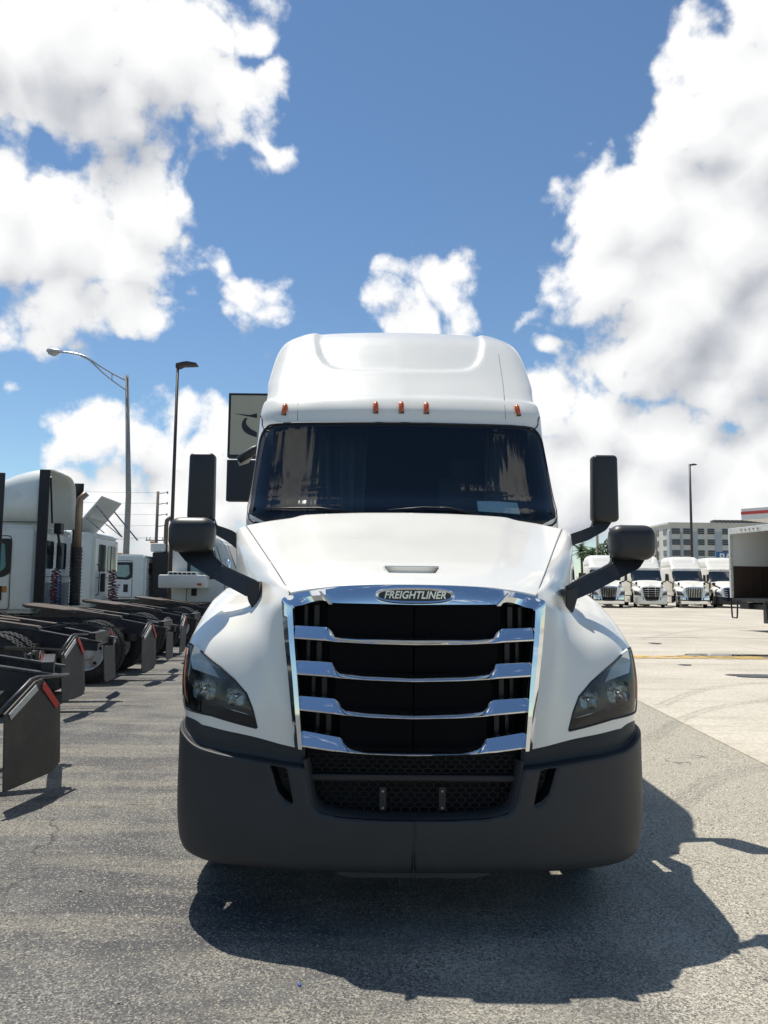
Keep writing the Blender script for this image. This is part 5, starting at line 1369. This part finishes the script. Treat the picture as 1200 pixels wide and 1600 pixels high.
def sign():
    Y = 32.0; tl = W(358, 615, Y); br = W(430, 783, Y); x0 = tl.x; z1 = tl.z; z0 = br.z; zm = W(358, 716, Y).z; x1 = x0+4.4
    r = empty('pylon_sign', ((x0+x1)/2, Y, 0), 0, 'tall pylon sign with a beige panel and black swirl above a black panel', 'sign')
    cx = (x0+x1)/2; BLK = mat('sign_black', (.012, .012, .018), .45); BG = mat('sign_beige', (.42, .40, .31), .6)
    bm = bmesh.new(); bx(bm, (0, .2, (z1+zm)/2+.03), (x1-x0, .5, z1-zm-.02), bev=.02); obj('upper_cabinet', bm, BLK, r)
    bm = bmesh.new(); bx(bm, (0, -.06, (z1+zm)/2+.03), (x1-x0-.22, .03, z1-zm-.24)); f = obj('beige_panel', bm, BG, r)
    bm = bmesh.new(); bx(bm, (0, .2, (z0+zm)/2-.04), (x1-x0, .5, zm-z0-.06), bev=.02); obj('lower_cabinet', bm, BLK, r)
    for s in (-.9, .9): bm = bmesh.new(); bx(bm, (s, .22, z0/2), (.25, .25, z0)); obj('sign_post', bm, BLK, r)
    def q(px, py): p = W(px, py, Y); return (p.x-cx, p.z)
    A = [q(366, 647), q(380, 648), q(391, 649), q(402, 646.5), q(402, 654), q(392, 652)]
    bm = bmesh.new(); prism(bm, A, lambda u, v, w: Vector((u, w, v)), -.085, -.075); fin(bm); obj('swoosh', bm, BLK, f)
    o_ = smoothpoly([(383, 654), (378.5, 662), (380, 672), (388, 679), (402, 684)], 5, False); i_ = smoothpoly([(402, 676), (393, 671), (386, 664), (385, 658), (388, 654)], 5, False)
    bm = bmesh.new(); prism(bm, [q(*p) for p in o_+i_], lambda u, v, w: Vector((u, w, v)), -.085, -.075); fin(bm); obj('swirl', bm, BLK, f)
sign()
def flood():
    Y = 22.0; a = W(371, 722, Y); b = W(396, 700, Y); x = b.x+.9
    r = empty('flood_lamp', (x, Y, 0), 0, 'black tilted flood lamp poking out beside the windshield in front of the sign', 'lamp')
    A = Vector((a.x-x, 0, a.z)); B = Vector((b.x-x+.1, 0, b.z)); d = (B-A).normalized()
    bm = bmesh.new(); tube(bm, [A+d*.05, A+d*.25, B-d*.1, B+d*.1], [.12, .15, .13, .06], 14); obj('lamp_body', bm, BLACK, r, smooth=True)
    bm = bmesh.new(); n_ = Vector((d.z, 0, -d.x)); tube(bm, [A+n_*.06, A+n_*.12+d*.25, A+n_*.10+d*.45], [.07, .09, .03], 12); obj('lamp_glass', bm, mat('lamp_pale', (.35, .34, .30), .3), r, smooth=True)
    bm = bmesh.new(); tube(bm, [B, Vector((0, 0, B.z+.1)), (0, 0, 0)], .05, 8); obj('lamp_post', bm, BRONZE, r, smooth=True)
flood()
def utility(tx, ty, bxp, byp, Y, label, r0=.13, arms=True, wires=()):
    a = W(tx, ty, Y); b = W(bxp, byp, Y); r = empty('utility_pole', (b.x, Y, 0), 0, label, 'utility pole')
    bm = bmesh.new(); tube(bm, [(0, 0, 0), (a.x-b.x, 0, a.z)], [r0*1.3, r0], 8); obj('pole', bm, WOODP, r, smooth=True)
    if arms:
        for k, dz in enumerate((.1, 1.1, 2.15, 3.2)):
            z = a.z-dz; x = (a.x-b.x)*(z/a.z); bm = bmesh.new(); tube(bm, [(x, 0, z-.15), (x+.7, 0, z), (x+.9, 0, z+.12 if k == 0 else z)], .035, 6); lathe(bm, [(-.12, .05), (0, .08), (.1, .05), (.1, .001)], 8, axis='Z', c=(x+.9, 0, z)); obj('insulator_arm', bm, mat('insulator_grey', (.35, .35, .36), .5), r)
        z = a.z-4.6; bm = bmesh.new(); bx(bm, (0, 0, z), (2.0, .1, .1)); 
        for x in (-.9, -.6, .6, .9): tube(bm, [(x, 0, z), (x, 0, z+.3)], .04, 6)
        obj('crossarm', bm, WOODP, r)
    return a, b
a, b = utility(247, 768, 243.5, 862, 72, 'wooden utility pole with stacked insulator arms, seen left of the dark lot lamp')
def wire(p, q, sag, label, r=.011):
    bm = bmesh.new(); P, Q = Vector(p), Vector(q); tube(bm, [P.lerp(Q, t)-Vector((0, 0, sag*4*t*(1-t))) for t in np.linspace(0, 1, 14)], r, 5); tag(obj('power_line', bm, mat('wire_grey', (.14, .15, .16), .6)), label, 'power line', 'power lines running off to the left')
for nm, dz in (('topmost', .1), ('second highest', 1.1), ('third highest', 2.15), ('fourth highest', 3.2)):
    wire((a.x+.9, 72, a.z-dz), (-62, 58, a.z-dz+1.8), 1.0, nm+' of the thin power lines running left from the wooden pole')
wire((b.x-.9, 72, a.z-4.3), (-62, 60, a.z-4.0), .9, 'upper of the two low power lines leaving the crossarm of the wooden pole')
wire((b.x+.9, 72, a.z-4.3), (-62, 62, a.z-4.3), .9, 'lowest of the power lines leaving the crossarm of the wooden pole')
utility(933, 836, 935, 872, 95, 'dark utility pole between the right mirror arms of the big truck', .16, False)
utility(941.5, 849, 941.5, 872, 110, 'shorter dark utility pole just right of its taller neighbour', .16, False)
utility(1024, 826, 1030, 868, 80, 'thin leaning pole beside the right hood mirror', .08, False)

# ------------------------------------------------------------------ buildings
def office():
    Y = 215.0; c = W(1048, 900, Y); x0 = c.x; g = 0
    r = empty('office_building', (x0, Y, 0), 0, 'four storey pale office building with dark windows behind the far trucks', 'building')
    CR = mat('office_cream', (.60, .58, .52), .85, var=.05, vscale=.3); GR = mat('office_grey', (.40, .44, .46), .8); WN = mat('office_window', (.03, .035, .045), .15); MUL = mat('window_mullion', (.38, .38, .36), .6)
    top = W(1048, 819, Y).z; Wd = 62; fl = 3.06; wz = [W(1060, py, Y).z for py in (830, 847, 864, 881)]
    bm = bmesh.new(); bx(bm, (Wd/2, 14, top/2), (Wd, 28, top)); obj('wall', bm, CR, r)
    bm = bmesh.new(); bx(bm, (Wd/2, 14, top+.25), (Wd+.8, 28.8, .5)); obj('parapet', bm, CR, r)
    mw = bpy.data.meshes.new('window'); bm = bmesh.new(); bx(bm, (0, -.06, 0), (1, .1, 1)); bm.to_mesh(mw); bm.free(); mw.materials.append(WN)
    mm = bpy.data.meshes.new('mullion'); bm = bmesh.new()
    for z in (-.18, .17): bx(bm, (0, -.12, z), (1, .04, .05))
    for x in (-.5, .5): bx(bm, (x, -.12, 0), (.03, .04, 1))
    bm.to_mesh(mm); bm.free(); mm.materials.append(MUL)
    k = Y/F_PX
    for px0, px1 in ((1063, 1067),(1083, 1090), (1115.5, 1120)):
        pass
    cols = [(1050, 1063), (1068, 1080), (1091, 1101), (1106, 1117), (1129, 1141), (1147, 1160), (1166, 1178), (1184, 1196)]
    for a_, b_ in cols:
        xa, xb = W(a_, 860, Y).x-x0, W(b_, 860, Y).x-x0
        for z in wz:
            o = link('window', mw, None, r); o.location = ((xa+xb)/2, 0, z-.0); o.scale = (xb-xa, 1, 1.55)
            m_ = link('mullion', mm, None, o)
    for a_, b_ in ((1063.8, 1067.3), (1081, 1090), (1117.8, 1128), (1142, 1146), (1161, 1165.5)):
        xa, xb = W(a_, 860, Y).x-x0, W(b_, 860, Y).x-x0
        bm = bmesh.new(); bx(bm, ((xa+xb)/2, -.10, (top-2.2)/2), (xb-xa, .2, top-2.2)); obj('grey_pier', bm, GR, r)
    for j in range(4):
        for z in wz:
            o = link('window', mw, None, r); o.location = (0, 3.5+j*6.4, z); o.rotation_euler = (0, 0, -math.pi/2); o.scale = (2.6, 1, 1.55); link('mullion', mm, None, o)
    bm = bmesh.new(); bx(bm, (-.15, .6, top/2-1), (.3, 2.0, top-2)); obj('corner_pier', bm, GR, r)
    bm = bmesh.new()
    for i in range(26): bx(bm, (15.2+i*1.2, 6, top+1.15), (.7, 2, 1.3))
    bx(bm, (31, 6.5, top+1.1), (33, 1.6, 1.2)); obj('roof_louvre', bm, mat('louvre_grey', (.10, .10, .09), .8), r)['kind'] = 'stuff'
office()
def blue_store():
    Y = 118.0; a = W(1118, 862, Y); z1 = a.z; z0 = W(1118, 879.5, Y).z; x0 = a.x
    r = empty('blue_store', (x0, Y, 0), rad(-3), 'low building with a blue band and white letters beside the box truck', 'building')
    bm = bmesh.new(); bx(bm, (12, .0, (z0+z1)/2), (24, .5, z1-z0)); b_ = obj('blue_band', bm, mat('sign_blue', (.04, .13, .30), .5), r)
    bm = bmesh.new(); bx(bm, (12, 6, z0/2), (24, 11, z0)); obj('wall', bm, mat('store_grey', (.20, .21, .22), .7), r)
    bm = bmesh.new(); bx(bm, (12, .3, 2.2), (22, .2, 3.0)); obj('dark_front', bm, mat('store_brown', (.05, .03, .025), .6), r)
    p = W(1136, 872, Y); text_obj('lettering', 'PAL', 1.75, mat('sign_white', (.75, .76, .76), .5), b_, Matrix.Translation((p.x-x0, -.30, p.z)) @ Matrix.Rotation(math.pi/2, 4, 'X'), .02, offset=.04, sx=.9)
blue_store()
def canopy():
    Y = 62.0; a = W(1158, 797, Y); z1 = a.z+.1; z0 = W(1158, 812.5, Y).z
    r = empty('canopy', (a.x, Y, 0), rad(-52), 'white flat canopy with a red stripe above the box truck at the right edge', 'canopy')
    CW = mat('canopy_white', (.72, .72, .70), .5)
    bm = bmesh.new(); bx(bm, (8, 5, (z0+z1)/2), (16, 10, z1-z0)); o = obj('fascia', bm, CW, r)
    bm = bmesh.new(); bx(bm, (8, -.02, z0+(z1-z0)*.60), (16.02, .03, (z1-z0)*.26)); obj('red_stripe', bm, mat('stripe_red', (.55, .07, .05), .5), o)
    for x in (5, 12): bm = bmesh.new(); bx(bm, (x, 5, z0/2), (.35, .35, z0)); obj('column', bm, CW, r)
canopy()
def warehouse():
    r = empty('warehouse', (-60, 130, 0), 0, 'low pale warehouse far behind the tractors on the left', 'building')
    bm = bmesh.new(); bx(bm, (0, 10, 2.1), (90, 20, 4.2)); obj('wall', bm, mat('warehouse_wall', (.45, .44, .40), .8, var=.08, vscale=.4), r)
    bm = bmesh.new(); bx(bm, (0, 10, 4.3), (91, 21, .25)); obj('roof', bm, mat('warehouse_roof', (.3, .3, .3), .8), r)
warehouse()
# trees behind the far row
LEAF = mat('leaves', (.06, .11, .03), .6, var=.45, vscale=1.5); BARK = mat('bark', (.12, .09, .07), .9)
def tree(px, Y, h, rw, label, seed, n=900, cat='tree'):
    rnd = random.Random(seed); p = W(px, 900, Y); r = empty('tree', (p.x, Y, 0), 0, label, cat)
    bm = bmesh.new(); tube(bm, [(0, 0, 0), (.1, 0, h*.35), (-.1, .1, h*.6)], [.22, .16, .06], 8)
    for k in range(6):
        t = rnd.uniform(0, 6.28); tube(bm, [(0, 0, h*.35), (rw*.4*math.cos(t), rw*.4*math.sin(t), h*.62), (rw*.7*math.cos(t), rw*.7*math.sin(t), h*.75)], [.09, .05, .02], 6)
    obj('trunk', bm, BARK, r, smooth=True)
    cl = [(Vector((rnd.uniform(-.6, .6)*rw, rnd.uniform(-.6, .6)*rw, h*(.62+rnd.uniform(-.16, .2)))), rw*rnd.uniform(.25, .5)) for _ in range(11)]
    V, Fc = [], []
    for k in range(n):
        c, rr = rnd.choice(cl); d = Vector((rnd.gauss(0, 1), rnd.gauss(0, 1), rnd.gauss(0, .8))).normalized()*rr*rnd.uniform(.6, 1.05); c = c+d
        s = rnd.uniform(.12, .26); u = Vector((rnd.gauss(0, 1), rnd.gauss(0, 1), rnd.gauss(0, 1))).normalized(); w = u.orthogonal().normalized(); b0 = len(V)
        V += [c-u*s, c+w*s*.6, c+u*s, c-w*s*.6]; Fc.append((b0, b0+1, b0+2, b0+3))
    pobj('crown', V, Fc, LEAF, r)
tree(956, 74, 7.4, 1.5, 'bushy green tree showing between the first two far trucks', 1)
tree(1010, 84, 6.0, 1.8, 'green tree mostly hidden behind the second far truck', 2)
tree(-20, 60, 6.5, 2.0, 'green tree behind the tractors at the far left', 5)
def palm(px, top, Y, label, seed):
    rnd = random.Random(seed); a = W(px, top, Y); h = a.z-.8; r = empty('palm_tree', (a.x, Y, 0), 0, label, 'palm tree')
    bm = bmesh.new(); tube(bm, [(0, 0, 0), (.1, 0, h*.5), (0, 0, h)], [.22, .16, .13], 8); obj('trunk', bm, BARK, r, smooth=True)
    V, Fc = [], []
    for k in range(22):
        t = rnd.uniform(0, 6.28); el = rnd.uniform(-.3, 1.2); L_ = rnd.uniform(1.3, 1.9); prev = Vector((0, 0, h)); dirn = Vector((math.cos(t)*math.cos(el), math.sin(t)*math.cos(el), math.sin(el)))
        side = dirn.cross(Vector((0, 0, 1))).normalized()
        for j in range(7):
            dirn = (dirn-Vector((0, 0, .16))).normalized(); nx = prev+dirn*L_/7
            for s in (1, -1):
                b0 = len(V); tip = nx+side*s*.42-Vector((0, 0, .15))+dirn*.2; V += [prev, nx, tip]; Fc.append((b0, b0+1, b0+2))
            prev = nx
    pobj('fronds', V, Fc, LEAF, r)
palm(908, 852, 100, 'small palm nearest the right flank of the big truck', 1); palm(920, 856, 105, 'palm between the trunk of its neighbour and the utility pole', 2); palm(926, 858, 98, 'palm just left of the dark utility pole', 3)
def tree_line():
    rnd = random.Random(11); V, Fc = [], []
    cl = [(Vector((x+rnd.uniform(-3, 3), 262+rnd.uniform(-8, 8), rnd.uniform(1.0, 3.6))), rnd.uniform(2.0, 4.2)) for x in range(-230, 330, 3)]
    for c, rr in cl:
        for k in range(46):
            d = Vector((rnd.gauss(0, 1), rnd.gauss(0, 1), rnd.gauss(0, .8))).normalized()*rr*rnd.uniform(.55, 1.05); p = c+d
            if p.z < 0: p.z = -p.z
            s = rnd.uniform(.35, .8); u = Vector((rnd.gauss(0, 1), rnd.gauss(0, 1), rnd.gauss(0, 1))).normalized(); w = u.orthogonal().normalized(); b0 = len(V)
            V += [p-u*s, p+w*s*.7, p+u*s, p-w*s*.7]; Fc.append((b0, b0+1, b0+2, b0+3))
    tag(pobj('distant_tree_line', V, Fc, LEAF), 'low green line of far trees along the horizon beyond the yard', 'trees', kind='stuff')
tree_line()
